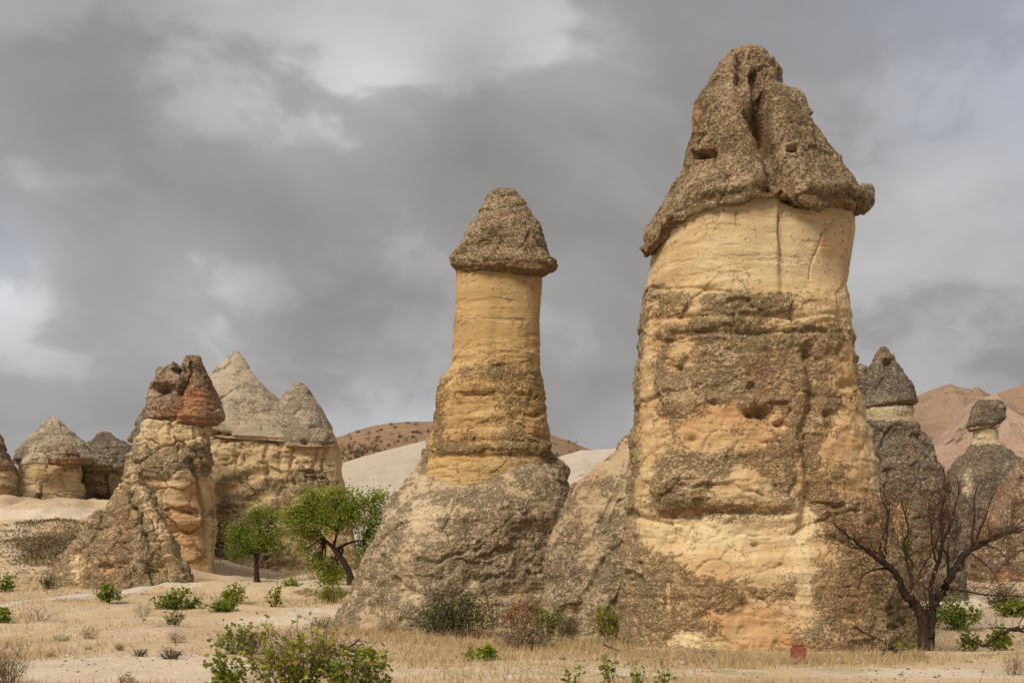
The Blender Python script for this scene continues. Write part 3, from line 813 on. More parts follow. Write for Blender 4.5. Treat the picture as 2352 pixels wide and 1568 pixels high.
rock('cone', [(806, 538, 548), (815, 528, 558), (850, 496, 580), (880, 470, 604), (915, 452, 640), (950, 452, 668), (985, 462, 700), (1003, 474, 722), (1012, 482, 725), (1015, 520, 690), (1013, 580, 620)],
     91.6, M_CONE, twin, hd=.62, nth=260, nz=200, e=.95, fn=cap_fn(61., 1004, -.05, strat=.012, extra=cone_extra, lump=(.25, .10), rough=.045, fac=(24, .06, .03, 1.0)),
     tilt=.8, tilt_rows=lambda V: sstep(V, 850, 1010), zshift=lambda U, V: np.interp(U, *TR) * sstep(V, 900, 1010))
rock('cone', [(877, 687, 693), (884, 678, 701), (900, 658, 713), (930, 640, 735), (965, 620, 752), (1000, 610, 768), (1022, 605, 779), (1027, 610, 781), (1031, 640, 760), (1029, 690, 720)],
     91.7, M_CONE, twin, hd=.84, nth=260, nz=180, e=.9, fn=cap_fn(66., 1018, .10, strat=.012, extra=cone_extra, lump=(.25, .10), rough=.05, fac=(24, .07, .04, 1.0)),
     tilt=.8, tilt_rows=lambda V: sstep(V, 900, 1030))

# grey cap peeping out behind the stump
gb = thing('fairy_chimney', 'grey wedge capped rock peeping out behind the jagged red stump', 'rock chimney', tuple(fpt(335, 1100, 86)[:2]) + (3.0,), LG)
rock('cap', [(895, 372, 380), (925, 342, 420), (960, 322, 440), (990, 308, 445), (1008, 299, 445), (1016, 300, 440), (1019, 330, 420)], 86, M_GREY, gb, hd=.7, nth=140, nz=100, fn=cap_fn(71., 1014))
rock('column', [(1008, 360, 370), (1010, 312, 430), (1030, 304, 435), (1080, 300, 440), (1200, 290, 445), (1330, 280, 450)], 86, M_LEFT, gb, hd=.7, nth=140, nz=120, fn=mound_fn(72., -.1, ch=.1, cs=.4, rough=.12, rs=1.3))

# the jagged stump
stump = thing('fairy_chimney', 'stout rock chimney with jagged reddish brown block on top', 'rock chimney', tuple(fpt(410, 1320, 80)[:2]) + (3.0,), LG)


def stump_cap(c, d, at):
    U, V, f = c.U, c.V, c.front
    red = blob(U, V, 450, 915, 55, 50) + blob(U, V, 380, 950, 50, 20) * .7
    at['stain'] = np.clip(red * 1.1, 0, 1); at['crust'] = np.clip(at['crust'] + .35 - red * .7 * f, 0, 1)
    d -= .9 * blob(U, V, 372, 893, 22, 10) * f - .35 * blob(U, V, 380, 880, 26, 8) * f
    d -= crack(c, [(420, 850), (430, 880), (415, 900)], 9, .6)
    return d


def stump_top(U, V): 
    # horns and notches of the broken top
    return np.interp(U, [340, 358, 368, 380, 390, 397, 403, 408, 416, 424, 434, 442, 462, 468, 480], [25, 12, -3, 2, 10, -3, 3, -10, 4, 14, -4, -20, -20, 0, 15]) * sstep(V, 905, 850)


rock('cap', [(844, 400, 420), (845, 368, 460), (849, 358, 470), (868, 349, 480), (892, 343, 489), (915, 340, 495), (940, 339, 504), (958, 341, 508), (968, 346, 503), (972, 360, 490), (971, 400, 430)],
     80, M_RCAP, stump, hd=.72, nth=280, nz=200, e=.68, fn=cap_fn(81., 964, .35, extra=stump_cap, lump=(.3, .2), rough=.08, pits=.12, fac=(22, .13, .07, 1.0)), zshift=stump_top, tilt=.6, tilt_rows=lambda V: sstep(V, 850, 960))


def stump_col(c, d, at):
    U, V, f = c.U, c.V, c.front
    up = sstep(V, 1045, 1000)
    at['crust'] *= 1 - .75 * up
    at['pale'] = np.clip(blob(U, V, 395, 1085, 22, 24) * .8 + blob(U, V, 487, 1260, 10, 80) + up * .2, 0, 1) * f
    d -= crack(c, [(395, 965), (392, 1000)], 4, .25) + crack(c, [(448, 965), (452, 1010)], 4, .2)
    d += .7 * blob(U, V, 370, 1130, 75, 85, 4) * f * sstep(V, 1036, 1052) - crack(c, [(440, 1060), (458, 1110), (470, 1180), (478, 1260)], 8, .5)
    d -= crack(c, [(390, 1170), (430, 1175), (450, 1185)], 5, .3) + crack(c, [(400, 1225), (440, 1215)], 4, .2)
    at['stain'] = np.clip(at['stain'] + blob(U, V, 430, 1240, 50, 110) * 1.0 + blob(U, V, 395, 1010, 30, 20) * .6 + blob(U, V, 440, 1150, 36, 50) * .5, 0, 1)
    return d


rock('column', [(958, 400, 420), (960, 345, 475), (966, 338, 482), (1000, 328, 484), (1030, 308, 485), (1060, 302, 487), (1100, 300, 490), (1180, 315, 492), (1250, 330, 494), (1320, 345, 497), (1390, 350, 499)],
     80, M_LEFT, stump, hd=.75, nth=320, nz=300, e=.8, fn=mound_fn(82., -.30, [(370, 1080, 80, 40, .6), (430, 1230, 55, 90, -.9), (330, 1200, 40, 100, .3)], ch=.14, cs=.38, lump=(.25, .3), rough=.09, rs=2.0, strat=.04, pits=.15, fac=(90, .13, .10, 1.2), run=.06, extra=stump_col),
     tilt=.6, tilt_rows=lambda V: sstep(V, 1100, 960))

# far left: a row of low chimneys on the slope
fl = thing('fairy_chimney', 'low pale green banded chimney with rounded cone cap on the left slope', 'rock chimney', tuple(fpt(110, 1165, 103)[:2]) + (7.0,), LG)


def fl_cap(c, d, at):
    pl = blob(c.U, c.V, 123, 975, 40, 20) + blob(c.U, c.V, 180, 1020, 26, 16) * .7
    at['crust'] = np.clip(at['crust'] - .45 * pl, 0, 1)
    return d


rock('cap', [(960, 121, 126), (968, 108, 138), (985, 92, 158), (1005, 72, 186), (1022, 56, 212), (1040, 42, 226), (1060, 32, 232), (1070, 34, 228), (1074, 60, 200), (1074, 110, 140)], 105, M_CONE, fl, hd=.7, nth=180, nz=130, fn=cap_fn(91., 1062, .42, extra=fl_cap))
rock('front_block', [(1020, 130, 150), (1026, 112, 172), (1040, 104, 181), (1056, 100, 184), (1064, 98, 183), (1067, 110, 170), (1068, 130, 150)], 100.5, M_RCAP, fl, hd=.5, nth=120, nz=80, fn=cap_fn(94., 1058, .6))
rock('pale_slab', [(1019, 83, 87), (1028, 76, 95), (1045, 60, 106), (1058, 50, 113), (1063, 50, 113), (1065, 70, 100)], 99.8, M_CONE, fl, hd=.4, nth=90, nz=60, fn=cap_fn(95., None, -.8, lump=(.5, .1), rough=.05))
rock('body', [(1058, 100, 120), (1060, 55, 175), (1066, 48, 181), (1090, 42, 184), (1115, 30, 186), (1130, 18, 187), (1150, 5, 188), (1165, -5, 189), (1230, -20, 192)], 103, M_LEFT, fl, hd=.65, nth=240, nz=160, e=.75,
     fn=mound_fn(96., -.25, [(100, 1095, 70, 25, -.6), (60, 1150, 80, 20, .7)], ch=.14, cs=.35, rough=.10, rs=2.0, strat=.05, pits=.2, fac=(60, .16, .12, 1.3)))
fm = thing('fairy_chimney', 'low dark chimney with blunt grey cap over a shaded hollow', 'rock chimney', tuple(fpt(235, 1170, 106)[:2]) + (7.0,), LG)


def fm_body(c, d, at):
    return d - 1.6 * blob(c.U, c.V, 232, 1148, 34, 16) * c.front - crack(c, [(243, 1090), (241, 1130)], 5, .5) - .3 * blob(c.U, c.V, 215, 1120, 40, 20) * c.front


rock('cap', [(990, 236, 244), (995, 226, 256), (1006, 221, 268), (1016, 206, 284), (1026, 186, 306), (1045, 172, 322), (1075, 170, 326), (1084, 180, 308), (1087, 200, 290), (1087, 240, 250)], 106, M_GREY, fm, hd=.6, nth=180, nz=120,
     fn=cap_fn(101., 1081, .75, rough=.12))
rock('body', [(1080, 240, 250), (1082, 190, 300), (1090, 178, 306), (1130, 176, 308), (1165, 172, 312), (1230, 165, 320)], 107, M_LEFT, fm, hd=.6, nth=200, nz=120, e=.75, fn=mound_fn(102., .15, ch=.14, cs=.35, rough=.14, rs=1.3, strat=.05, pits=.2, extra=fm_body))
fs = thing('fairy_chimney', 'sliver of a capped chimney cut off by the left edge', 'rock chimney', tuple(fpt(-30, 1150, 100)[:2]) + (7.0,), LG)
rock('cap', [(930, -42, -38), (960, -70, -14), (1000, -90, 2), (1045, -100, 18), (1070, -105, 34), (1080, -104, 38), (1084, -90, 28), (1084, -40, -20)], 100, M_RCAP, fs, hd=.7, nth=140, nz=100, fn=cap_fn(111., 1076, .5))
rock('body', [(1076, -40, -20), (1078, -90, 30), (1090, -95, 34), (1130, -98, 36), (1180, -100, 40), (1230, -104, 44)], 100, M_LEFT, fs, hd=.7, nth=140, nz=90, fn=mound_fn(112., .0, ch=.14, cs=.35, rough=.14, rs=1.3, strat=.05))

# the leaning pyramid in front
pyr = thing('rock_pyramid', 'dark leaning pyramid of lichened rock with pale right edge', 'rock', tuple(fpt(260, 1350, 69)[:2]) + (2.2,))


def pyr_extra(c, d, at):
    U, V, f = c.U, c.V, c.front
    ed = seg_dist(U, V, [(300, 1075), (330, 1140), (362, 1210), (388, 1265)])
    e_ = np.exp(-(ed / 17) ** 2) * f
    at['pale'] = np.clip(e_ * .35 + blob(U, V, 178, 1305, 12, 40) + blob(U, V, 272, 1130, 10, 30) * .8, 0, 1)
    at['crust'] *= 1 - .7 * np.clip(e_ + blob(U, V, 178, 1305, 14, 40) + blob(U, V, 275, 1100, 8, 36), 0, 1)
    d -= crack(c, [(290, 1090), (306, 1140), (330, 1200), (346, 1260)], 7, .22)
    d -= crack(c, [(230, 1300), (300, 1290), (380, 1300)], 5, .2) + crack(c, [(210, 1270), (205, 1340)], 5, .2)
    at['stain'] = np.clip(at['stain'] + blob(U, V, 235, 1300, 60, 50) * .7 + blob(U, V, 290, 1180, 30, 60) * .5, 0, 1)
    return d


rock('body', [(1042, 284, 292), (1050, 282, 300), (1075, 280, 308), (1110, 266, 322), (1130, 252, 332), (1170, 222, 352), (1215, 190, 374), (1260, 160, 398), (1310, 130, 416), (1350, 106, 425), (1400, 90, 432), (1430, 85, 436)],
     69, M_LEFT, pyr, hd=.62, nth=340, nz=260, e=.9, fn=mound_fn(121., .30, [(290, 1310, 70, 50, -.4), (250, 1200, 40, 30, -.3)], ch=.13, cs=.55, lump=(.35, .25), rough=.09, rs=2.2, strat=.03, pits=.2, fac=(80, .13, .08, .8), extra=pyr_extra),
     yoff=lambda v: np.interp(v, [1040, 1350], [1.2, 0]))

# ---- right group
hb = thing('fairy_chimney', 'dark cap shoulder peeping out behind the tallest chimney', 'rock chimney', tuple(fpt(1945, 1100, 68)[:2]) + (2.0,), LG)
rock('cap', [(798, 1938, 1946), (803, 1926, 1960), (818, 1915, 1972), (832, 1912, 1966), (850, 1900, 1984), (880, 1892, 1992), (912, 1888, 1990), (930, 1890, 1986), (935, 1920, 1960)], 68, M_RCAP, hb, hd=.7, nth=140, nz=110, fn=cap_fn(131., 925, .6))
rock('column', [(926, 1920, 1950), (928, 1896, 1980), (960, 1893, 1984), (1100, 1880, 1990), (1400, 1870, 1996)], 68, M_LEFT, hb, hd=.7, nth=120, nz=110, fn=mound_fn(132., .0, ch=.12))

hc = thing('fairy_chimney', 'dark chimney with hooded grey cap and narrow cream neck', 'rock chimney', tuple(fpt(2060, 1380, 62)[:2]) + (1.9,), LG)


def hood(c, d, at):
    U, V, f = c.U, c.V, c.front
    d -= .4 * blob(U, V, 2040, 832, 11, 7, 4) * f - .12 * blob(U, V, 2036, 818, 16, 7) * f
    at['stain'] = np.clip(at['stain'] + blob(U, V, 2038, 815, 30, 20), 0, 1)
    at['crust'] = np.clip(at['crust'] + .2 - .5 * blob(U, V, 2038, 828, 20, 14), 0, 1)
    return d


rock('cap', [(795, 2026, 2032), (800, 2020, 2038), (820, 2010, 2050), (850, 1996, 2070), (890, 1985, 2092), (915, 1979, 2100), (926, 1977, 2103), (932, 1980, 2100), (937, 1992, 2090), (938, 2030, 2050)], 62, M_GREY, hc, hd=.75, nth=240, nz=190,
     fn=cap_fn(141., 928, .95, rough=.035, rs=3.0, lump=(.4, .08), pits=.03, strat=.02, fac=(18, .05, .03, .8), extra=hood), tilt=.9, tilt_rows=lambda V: sstep(V, 800, 930), zshift=lambda U, V: np.interp(U, [1977, 2040, 2070, 2103], [8, -3, -8, -2]) * sstep(V, 850, 930))


def hc_col(c, d, at):
    U, V, f = c.U, c.V, c.front
    neck = sstep(V, 972, 958)
    at['crust'] *= 1 - .9 * neck; at['pale'] = neck * .15
    at['stain'] = np.clip(blob(U, V, 2060, 1200, 60, 90) + blob(U, V, 2090, 1030, 30, 50) * .5, 0, 1)
    d = d * (1 - .6 * neck) + .16 * np.exp(-((V - 978) / 9) ** 2)
    return d


rock('column', [(930, 2030, 2050), (931, 1992, 2088), (936, 1984, 2094), (968, 1984, 2096), (990, 1982, 2108), (1030, 1982, 2140), (1080, 1982, 2165), (1150, 1980, 2182), (1250, 1976, 2196), (1330, 1972, 2204), (1390, 1970, 2210), (1440, 1970, 2212)],
     62, M_GREY, hc, hd=.75, nth=280, nz=260, fn=mound_fn(142., .75, [(2060, 1200, 50, 80, -.55), (2150, 1300, 40, 60, -.4)], ch=.12, cs=.5, lump=(.35, .25), rough=.08, rs=2.4, fac=(60, .10, .08, .8), run=.06, extra=hc_col),
     tilt=.9, tilt_rows=lambda V: sstep(V, 1050, 930))

hs = thing('fairy_chimney', 'small far chimney with tilted dark cap on cream neck', 'rock chimney', tuple(fpt(2270, 1380, 90)[:2]) + (3.5,), LG)
rock('cap', [(922, 2256, 2278), (924, 2244, 2292), (932, 2240, 2299), (948, 2234, 2303), (964, 2226, 2302), (978, 2220, 2295), (985, 2224, 2290), (987, 2250, 2270)], 90, M_GREY, hs, hd=.75, nth=160, nz=100, e=.5,
     fn=cap_fn(151., 978, .9, rough=.04, rs=3.0, lump=(.5, .06), pits=.03, fac=(12, .12, .05, .9)), zshift=lambda U, V: (U - 2262) * -.10)


def hs_col(c, d, at):
    neck = sstep(c.V, 1026, 1012)
    at['crust'] *= 1 - .9 * neck; at['pale'] = np.clip(neck * .15 + .4 * blob(c.U, c.V, 2225, 1120, 14, 60), 0, 1)
    return d * (1 - .6 * neck)


rock('column', [(980, 2255, 2265), (981, 2236, 2286), (985, 2233, 2290), (1014, 2232, 2292), (1020, 2226, 2304), (1045, 2206, 2332), (1085, 2190, 2352), (1150, 2168, 2375), (1250, 2146, 2400), (1390, 2130, 2420), (1430, 2130, 2422)],
     90, M_GREY, hs, hd=.75, nth=220, nz=200, fn=mound_fn(152., .75, [(2225, 1120, 16, 60, -.4)], ch=.12, cs=.35, lump=(.25, .3), rough=.10, rs=2.0, strat=.04, fac=(50, .12, .08, .8), extra=hs_col))

hr = thing('rock_pyramid', 'pale flanked rock slope rising at the right edge behind the bare tree', 'rock', tuple(fpt(2400, 1380, 74)[:2]) + (2.6,))


def hr_ex(c, d, at):
    e_ = np.exp(-(seg_dist(c.U, c.V, [(2335, 1110), (2300, 1150), (2265, 1220)]) / 22) ** 2)
    at['pale'] = .4 * e_; at['crust'] *= 1 - .45 * e_
    return d - crack(c, [(2345, 1100), (2330, 1180), (2320, 1300)], 8, .4)


rock('body', [(1035, 2372, 2382), (1050, 2352, 2400), (1062, 2336, 2430), (1110, 2312, 2470), (1150, 2284, 2500), (1210, 2252, 2530), (1290, 2236, 2550), (1390, 2226, 2570), (1430, 2222, 2575)], 74, M_RCAP, hr, hd=.6, nth=240, nz=200,
     fn=mound_fn(161., .55, [(2300, 1320, 40, 40, -.4)], ch=.13, cs=.45, lump=(.3, .3), rough=.13, rs=1.5, extra=hr_ex))


# ------------------------------------------------------------------ plants
def tube_mesh(paths, sides=6):
    """paths: list of (points, radii) -> vertices and faces of tapered tubes"""
    V, F = [], []; base = 0
    for pts, rad in paths:
        pts = np.asarray(pts, float); k = len(pts)
        rad = np.asarray(rad, float)
        tan = np.gradient(pts, axis=0); tan /= np.linalg.norm(tan, axis=1, keepdims=True) + 1e-9
        ref = np.where(np.abs(tan[:, 2:3]) > .9, np.array([[1., 0, 0]]), np.array([[0., 0, 1]]))
        a = np.cross(tan, ref); a /= np.linalg.norm(a, axis=1, keepdims=True) + 1e-9
        b = np.cross(tan, a)
        n = sides if rad.max() > .03 else (4 if rad.max() > .012 else 3)
        ang = np.arange(n) * 2 * np.pi / n
        ring = pts[:, None] + rad[:, None, None] * (np.cos(ang)[None, :, None] * a[:, None] + np.sin(ang)[None, :, None] * b[:, None])
        V.append(ring.reshape(-1, 3))
        i = np.arange((k - 1) * n); r = i // n; q = i % n
        p0 = base + r * n + q; p1 = base + r * n + (q + 1) % n
        F.append(np.stack([p0, p1, p1 + n, p0 + n], -1))
        base += k * n
    return np.concatenate(V), np.concatenate(F)


def spline(pts, n):
    pts = np.asarray(pts, float)
    d = np.concatenate([[0], np.cumsum(np.linalg.norm(np.diff(pts, axis=0), axis=1))])
    m = np.gradient(pts, d + np.arange(len(d)) * 1e-9, axis=0) if len(pts) > 2 else np.repeat((pts[1:] - pts[:1]) / d[-1], 2, 0)
    t = np.linspace(0, d[-1], n); i = np.clip(np.searchsorted(d, t, 'right') - 1, 0, len(d) - 2)
    h = (d[i + 1] - d[i])[:, None]; u = ((t - d[i])[:, None]) / h
    return (2 * u ** 3 - 3 * u ** 2 + 1) * pts[i] + (u ** 3 - 2 * u ** 2 + u) * h * m[i] + (-2 * u ** 3 + 3 * u ** 2) * pts[i + 1] + (u ** 3 - u ** 2) * h * m[i + 1]


SHAPES = {'oval': [(0, 0), (.30, .30), (.33, .62), (0, 1), (-.33, .62), (-.30, .30)],
          'vine': [(0, 0), (.42, .05), (.52, .45), (.26, .60), (0, 1), (-.26, .60), (-.52, .45), (-.42, .05)],
          'needle': [(-.09, 0), (.09, 0), (.03, 1), (-.03, 1)]}


def leaf_mesh(rng, pos, size, shape='oval', up=.35, fold=.18, tint=None, dirs=None):
    pos = np.asarray(pos, float); n = len(pos)
    sh = np.array(SHAPES[shape], float); k = len(sh)
    d = rng.normal(size=(n, 3)) if dirs is None else dirs + rng.normal(size=(n, 3)) * .35
    d[:, 2] -= .15 if dirs is None else 0
    d /= np.linalg.norm(d, axis=1, keepdims=True)
    nr = rng.normal(size=(n, 3)); nr[:, 2] = np.abs(nr[:, 2]) + up * 2
    s = np.cross(d, nr); s /= np.linalg.norm(s, axis=1, keepdims=True) + 1e-9
    w = np.cross(s, d)
    sz = np.asarray(size) * np.ones(n)
    x = sh[:, 0][None, :, None]; y = sh[:, 1][None, :, None]
    P = pos[:, None] + sz[:, None, None] * (s[:, None] * x + d[:, None] * y + w[:, None] * (fold * np.abs(x) * 1.2 - .25 * y * y * fold))
    tint = rng.random(n) if tint is None else tint
    idx = np.arange(n)[:, None] * k + np.arange(k)[None]
    return P.reshape(-1, 3), idx, np.repeat(np.clip(tint, 0, 1), k)


def add_leaves(name, parent, mat, rng, pos, size, **kw):
    v, f, t = leaf_mesh(rng, pos, size, **kw)
    return mesh_obj(name, v, f, mat, parent, attrs={'tint': t}, smooth=False)


def wiggle(rng, a, b, n=6, amp=.12, sag=0.0):
    a, b = np.asarray(a, float), np.asarray(b, float); L = np.linalg.norm(b - a)
    t = np.linspace(0, 1, n)[:, None]
    p = a + (b - a) * t
    off = np.cumsum(rng.normal(size=(n, 3)), 0) * amp * L / n
    off -= off[0] + (off[-1] - off[0]) * t
    p = p + off
    p[:, 2] += sag * L * np.sin(np.pi * t[:, 0])
    return p


def green_tree(label, D, trunk, limbs, blobs, seed, mat, nclump=150, per=46, leaf=.13, cr=.36, tr=.16):
    """trunk and limbs are traced lines with a depth offset, blobs are (x, y, rx, ry, depth offset) lobes of the crown"""
    rng = np.random.default_rng(seed)
    P3 = lambda p: fpt(p[0], p[1], D) + np.array([0, p[2] if len(p) > 2 else 0, 0])
    tp = np.array([P3(p) for p in trunk])
    root = thing('tree', label, 'tree', tuple(tp[0]))
    tpp = spline(tp, 14)
    v, f = tube_mesh([(tpp, np.linspace(tr * 1.15, tr * .75, 14) * (1 + .5 * np.exp(-np.arange(14) * .9)))], 9)
    trunk_o = mesh_obj('trunk', v, f, BARK, root)
    pts, paths = [], []
    for l in limbs:
        lp = spline([P3(p) for p in l], 12)
        paths.append((lp, np.linspace(tr * .62, tr * .16, 12))); pts.append(lp[3:])
    pts = np.concatenate(pts)
    pos, tint = [], []
    w = np.array([b[2] * b[3] for b in blobs], float); w /= w.sum()
    for bi, nb in enumerate(rng.multinomial(nclump, w)):
        x, y, rx, ry, dz = blobs[bi]
        for _ in range(nb):
            q = rng.normal(size=3); q /= np.linalg.norm(q); q *= rng.random() ** .42
            c = fpt(x, y, D) + np.array([q[0] * rx / K / FPX * D, dz + q[1] * max(rx, ry) * .8 / K / FPX * D, q[2] * ry / K / FPX * D])
            j = np.argmin(np.linalg.norm(pts - c, axis=1) + .6 * np.maximum(0, pts[:, 2] - c[2]))
            paths.append((wiggle(rng, pts[j], c, 6, .25, .08), np.linspace(.022, .006, 6)))
            m = int(per * rng.uniform(.5, 1.4))
            pos.append(c + rng.normal(size=(m, 3)) * cr * np.array([.60, .60, .38]) * rng.uniform(.6, 1.5))
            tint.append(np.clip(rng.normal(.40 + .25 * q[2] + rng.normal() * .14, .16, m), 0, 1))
    v, f = tube_mesh(paths, 6)
    mesh_obj('branches', v, f, BARK, root)
    pos = np.concatenate(pos)
    add_leaves('crown', root, mat, rng, pos, leaf * rng.uniform(.6, 1.25, len(pos)), tint=np.concatenate(tint))
    return root


# the round tree and the spreading tree on the left
g1 = gpt(589, 1332)
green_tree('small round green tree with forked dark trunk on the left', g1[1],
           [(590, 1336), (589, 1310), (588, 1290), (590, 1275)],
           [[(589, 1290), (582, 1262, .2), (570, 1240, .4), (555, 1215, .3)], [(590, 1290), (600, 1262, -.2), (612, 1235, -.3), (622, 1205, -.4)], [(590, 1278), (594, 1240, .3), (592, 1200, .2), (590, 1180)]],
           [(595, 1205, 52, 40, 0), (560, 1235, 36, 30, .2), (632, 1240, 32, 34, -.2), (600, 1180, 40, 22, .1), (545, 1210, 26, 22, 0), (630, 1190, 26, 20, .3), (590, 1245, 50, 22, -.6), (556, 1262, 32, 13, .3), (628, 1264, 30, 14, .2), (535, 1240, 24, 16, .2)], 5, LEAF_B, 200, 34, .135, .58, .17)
D2 = 60.0
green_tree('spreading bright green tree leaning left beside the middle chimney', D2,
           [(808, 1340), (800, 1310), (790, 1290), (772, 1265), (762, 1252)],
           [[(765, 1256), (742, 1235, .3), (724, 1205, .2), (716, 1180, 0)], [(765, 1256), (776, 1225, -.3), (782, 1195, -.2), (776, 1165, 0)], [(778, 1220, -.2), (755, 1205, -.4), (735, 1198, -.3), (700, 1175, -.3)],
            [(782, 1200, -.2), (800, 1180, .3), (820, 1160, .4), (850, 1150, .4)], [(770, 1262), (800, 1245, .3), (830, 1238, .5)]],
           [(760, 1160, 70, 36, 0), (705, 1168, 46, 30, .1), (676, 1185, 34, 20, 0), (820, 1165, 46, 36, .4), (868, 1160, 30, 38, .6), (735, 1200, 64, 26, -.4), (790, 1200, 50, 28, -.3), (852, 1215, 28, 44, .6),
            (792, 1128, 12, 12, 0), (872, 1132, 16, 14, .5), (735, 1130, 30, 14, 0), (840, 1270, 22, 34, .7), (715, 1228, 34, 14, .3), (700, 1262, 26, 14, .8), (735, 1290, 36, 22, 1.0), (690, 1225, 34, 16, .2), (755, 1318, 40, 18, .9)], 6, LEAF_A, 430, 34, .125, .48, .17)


def shrub(label, fx, fv, w, h, mat, seed, nleaf=500, leaf=.09, stems=14, shape='oval', name='shrub', cat='shrub', stem_mat=None, top=.45, dy=0.0, group=None, up=.6, spread=1.0, srad=.010, bend=.25, tint=(.5, .22), part='foliage', bare=0.2, low=.55):
    rng = np.random.default_rng(seed)
    g = gpt(fx, fv, dy); D = g[1]
    W = w / K / FPX * D / 2; H = h / K / FPX * D
    root = thing(name, label, cat, tuple(g), group)
    paths, pos, dirs = [], [], []
    for i in range(stems):
        a = rng.uniform(0, 2 * np.pi); r = rng.random() ** .5
        tip = g + np.array([math.cos(a) * W * r * spread, math.sin(a) * W * .8 * r, H * (1 - top * r * r) * rng.uniform(low, 1.0)])
        st = g + np.array([math.cos(a) * W * .28 * r, math.sin(a) * W * .25 * r, -.08])
        p = wiggle(rng, st, tip, 8, bend, .06)
        paths.append((p, np.linspace(srad, srad * .35, 8) * rng.uniform(.7, 1.4)))
        for _ in range(3):
            k = rng.integers(3, 7); e = p[k] + rng.normal(size=3) * np.array([W, W, H * .7]) * .25
            paths.append((wiggle(rng, p[k], e, 5, bend), np.linspace(srad * .5, srad * .22, 5)))
            if nleaf: pos.append(e + (p[k] - e) * rng.random((max(1, nleaf // (stems * 5)), 1)) ** 2)
        if nleaf:
            m = max(1, int(nleaf / stems * .4)); t = rng.uniform(bare, 1, m) * 6.99
            i0 = t.astype(int); pos.append(p[i0] + (p[np.minimum(i0 + 1, 7)] - p[i0]) * (t - i0)[:, None])
    v, f = tube_mesh(paths, 5)
    mesh_obj('stems', v, f, stem_mat or BARK2, root)
    if nleaf:
        pos = np.concatenate(pos); pos = pos + rng.normal(size=pos.shape) * leaf * .55
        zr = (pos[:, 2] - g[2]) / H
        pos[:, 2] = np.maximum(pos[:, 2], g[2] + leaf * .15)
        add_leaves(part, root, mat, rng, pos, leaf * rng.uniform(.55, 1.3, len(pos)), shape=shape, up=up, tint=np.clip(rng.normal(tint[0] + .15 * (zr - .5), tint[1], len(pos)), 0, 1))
    return root


VG = 'vine bushes on the dry field'
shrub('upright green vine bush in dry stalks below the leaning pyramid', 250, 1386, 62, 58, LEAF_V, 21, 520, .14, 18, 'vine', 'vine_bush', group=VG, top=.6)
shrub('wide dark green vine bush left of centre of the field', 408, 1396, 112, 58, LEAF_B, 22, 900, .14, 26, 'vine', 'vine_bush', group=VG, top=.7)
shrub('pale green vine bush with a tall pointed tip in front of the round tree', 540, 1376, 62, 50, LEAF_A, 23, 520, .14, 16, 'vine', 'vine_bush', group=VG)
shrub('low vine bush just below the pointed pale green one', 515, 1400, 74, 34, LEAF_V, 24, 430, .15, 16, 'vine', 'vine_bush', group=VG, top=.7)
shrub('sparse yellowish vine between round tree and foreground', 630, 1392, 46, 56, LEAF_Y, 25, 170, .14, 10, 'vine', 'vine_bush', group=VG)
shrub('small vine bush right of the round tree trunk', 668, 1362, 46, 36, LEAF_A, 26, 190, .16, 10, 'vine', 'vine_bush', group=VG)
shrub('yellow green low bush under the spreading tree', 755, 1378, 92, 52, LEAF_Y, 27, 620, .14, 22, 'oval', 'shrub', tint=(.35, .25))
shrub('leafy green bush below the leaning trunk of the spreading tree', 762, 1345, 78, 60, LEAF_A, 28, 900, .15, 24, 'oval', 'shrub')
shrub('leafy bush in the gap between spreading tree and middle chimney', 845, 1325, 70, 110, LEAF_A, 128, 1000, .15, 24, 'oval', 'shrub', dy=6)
shrub('dark green bush at the left edge of the field', 8, 1358, 52, 44, LEAF_B, 29, 420, .16, 16, 'oval', 'shrub')
shrub('grey twiggy bush against the left foot of the pyramid', 108, 1350, 46, 44, LEAF_G, 30, 420, .12, 18, 'oval', 'shrub')
shrub('green vine sprig at the left edge below the track', 4, 1428, 40, 40, LEAF_V, 31, 130, .16, 9, 'vine', 'vine_bush', group=VG)
shrub('leafless brown bush on a low earth mound', 395, 1446, 76, 60, LEAF_V, 32, 14, .10, 18, 'vine', 'dead_bush', 'dead bush', srad=.016, bend=.4)
shrub('grey green feathery weed clump on pale sand', 392, 1514, 66, 32, LEAF_G, 33, 420, .07, 34, 'needle', 'weed_clump', 'weed', tint=(.85, .15))
shrub('grey feathery weed clump left of the foreground vines', 318, 1508, 46, 26, LEAF_G, 34, 240, .06, 26, 'needle', 'weed_clump', 'weed', tint=(.9, .12))
# foreground vines at the lower edge
shrub('bushy foreground vine with reddish bare shoots at its top', 545, 1502, 130, 78, LEAF_V, 41, 600, .105, 40, 'vine', 'vine_bush', group=VG, top=.4, srad=.007)
shrub('foreground vine at the lower edge, leftmost of three tall ones', 530, 1606, 110, 130, LEAF_V, 42, 380, .09, 24, 'vine', 'vine_bush', group=VG, srad=.008, tint=(.5, .3), top=.1, bare=.4, low=.25, bend=.4)
shrub('tall tangled foreground vine, middle of three at the lower edge', 668, 1606, 230, 205, LEAF_V, 43, 950, .08, 60, 'vine', 'vine_bush', group=VG, srad=.008, top=.1, tint=(.75, .22), bare=.3, low=.2, bend=.4)
shrub('foreground vine at the lower edge, rightmost of three tall ones', 812, 1606, 180, 150, LEAF_V, 44, 760, .085, 46, 'vine', 'vine_bush', group=VG, srad=.008, tint=(.55, .28), top=.15, low=.25, bend=.4)
shrub('yellowing thin stalks standing behind the foreground vines', 690, 1545, 360, 125, STRAW, 45, 500, .09, 130, 'needle', 'dry_weed', 'weed', stem_mat=TWIG, srad=.005, top=.3)
shrub('small leafy shoot upright above the foreground vines', 735, 1500, 46, 46, LEAF_B, 46, 190, .10, 10, 'oval', 'vine_bush', group=VG)
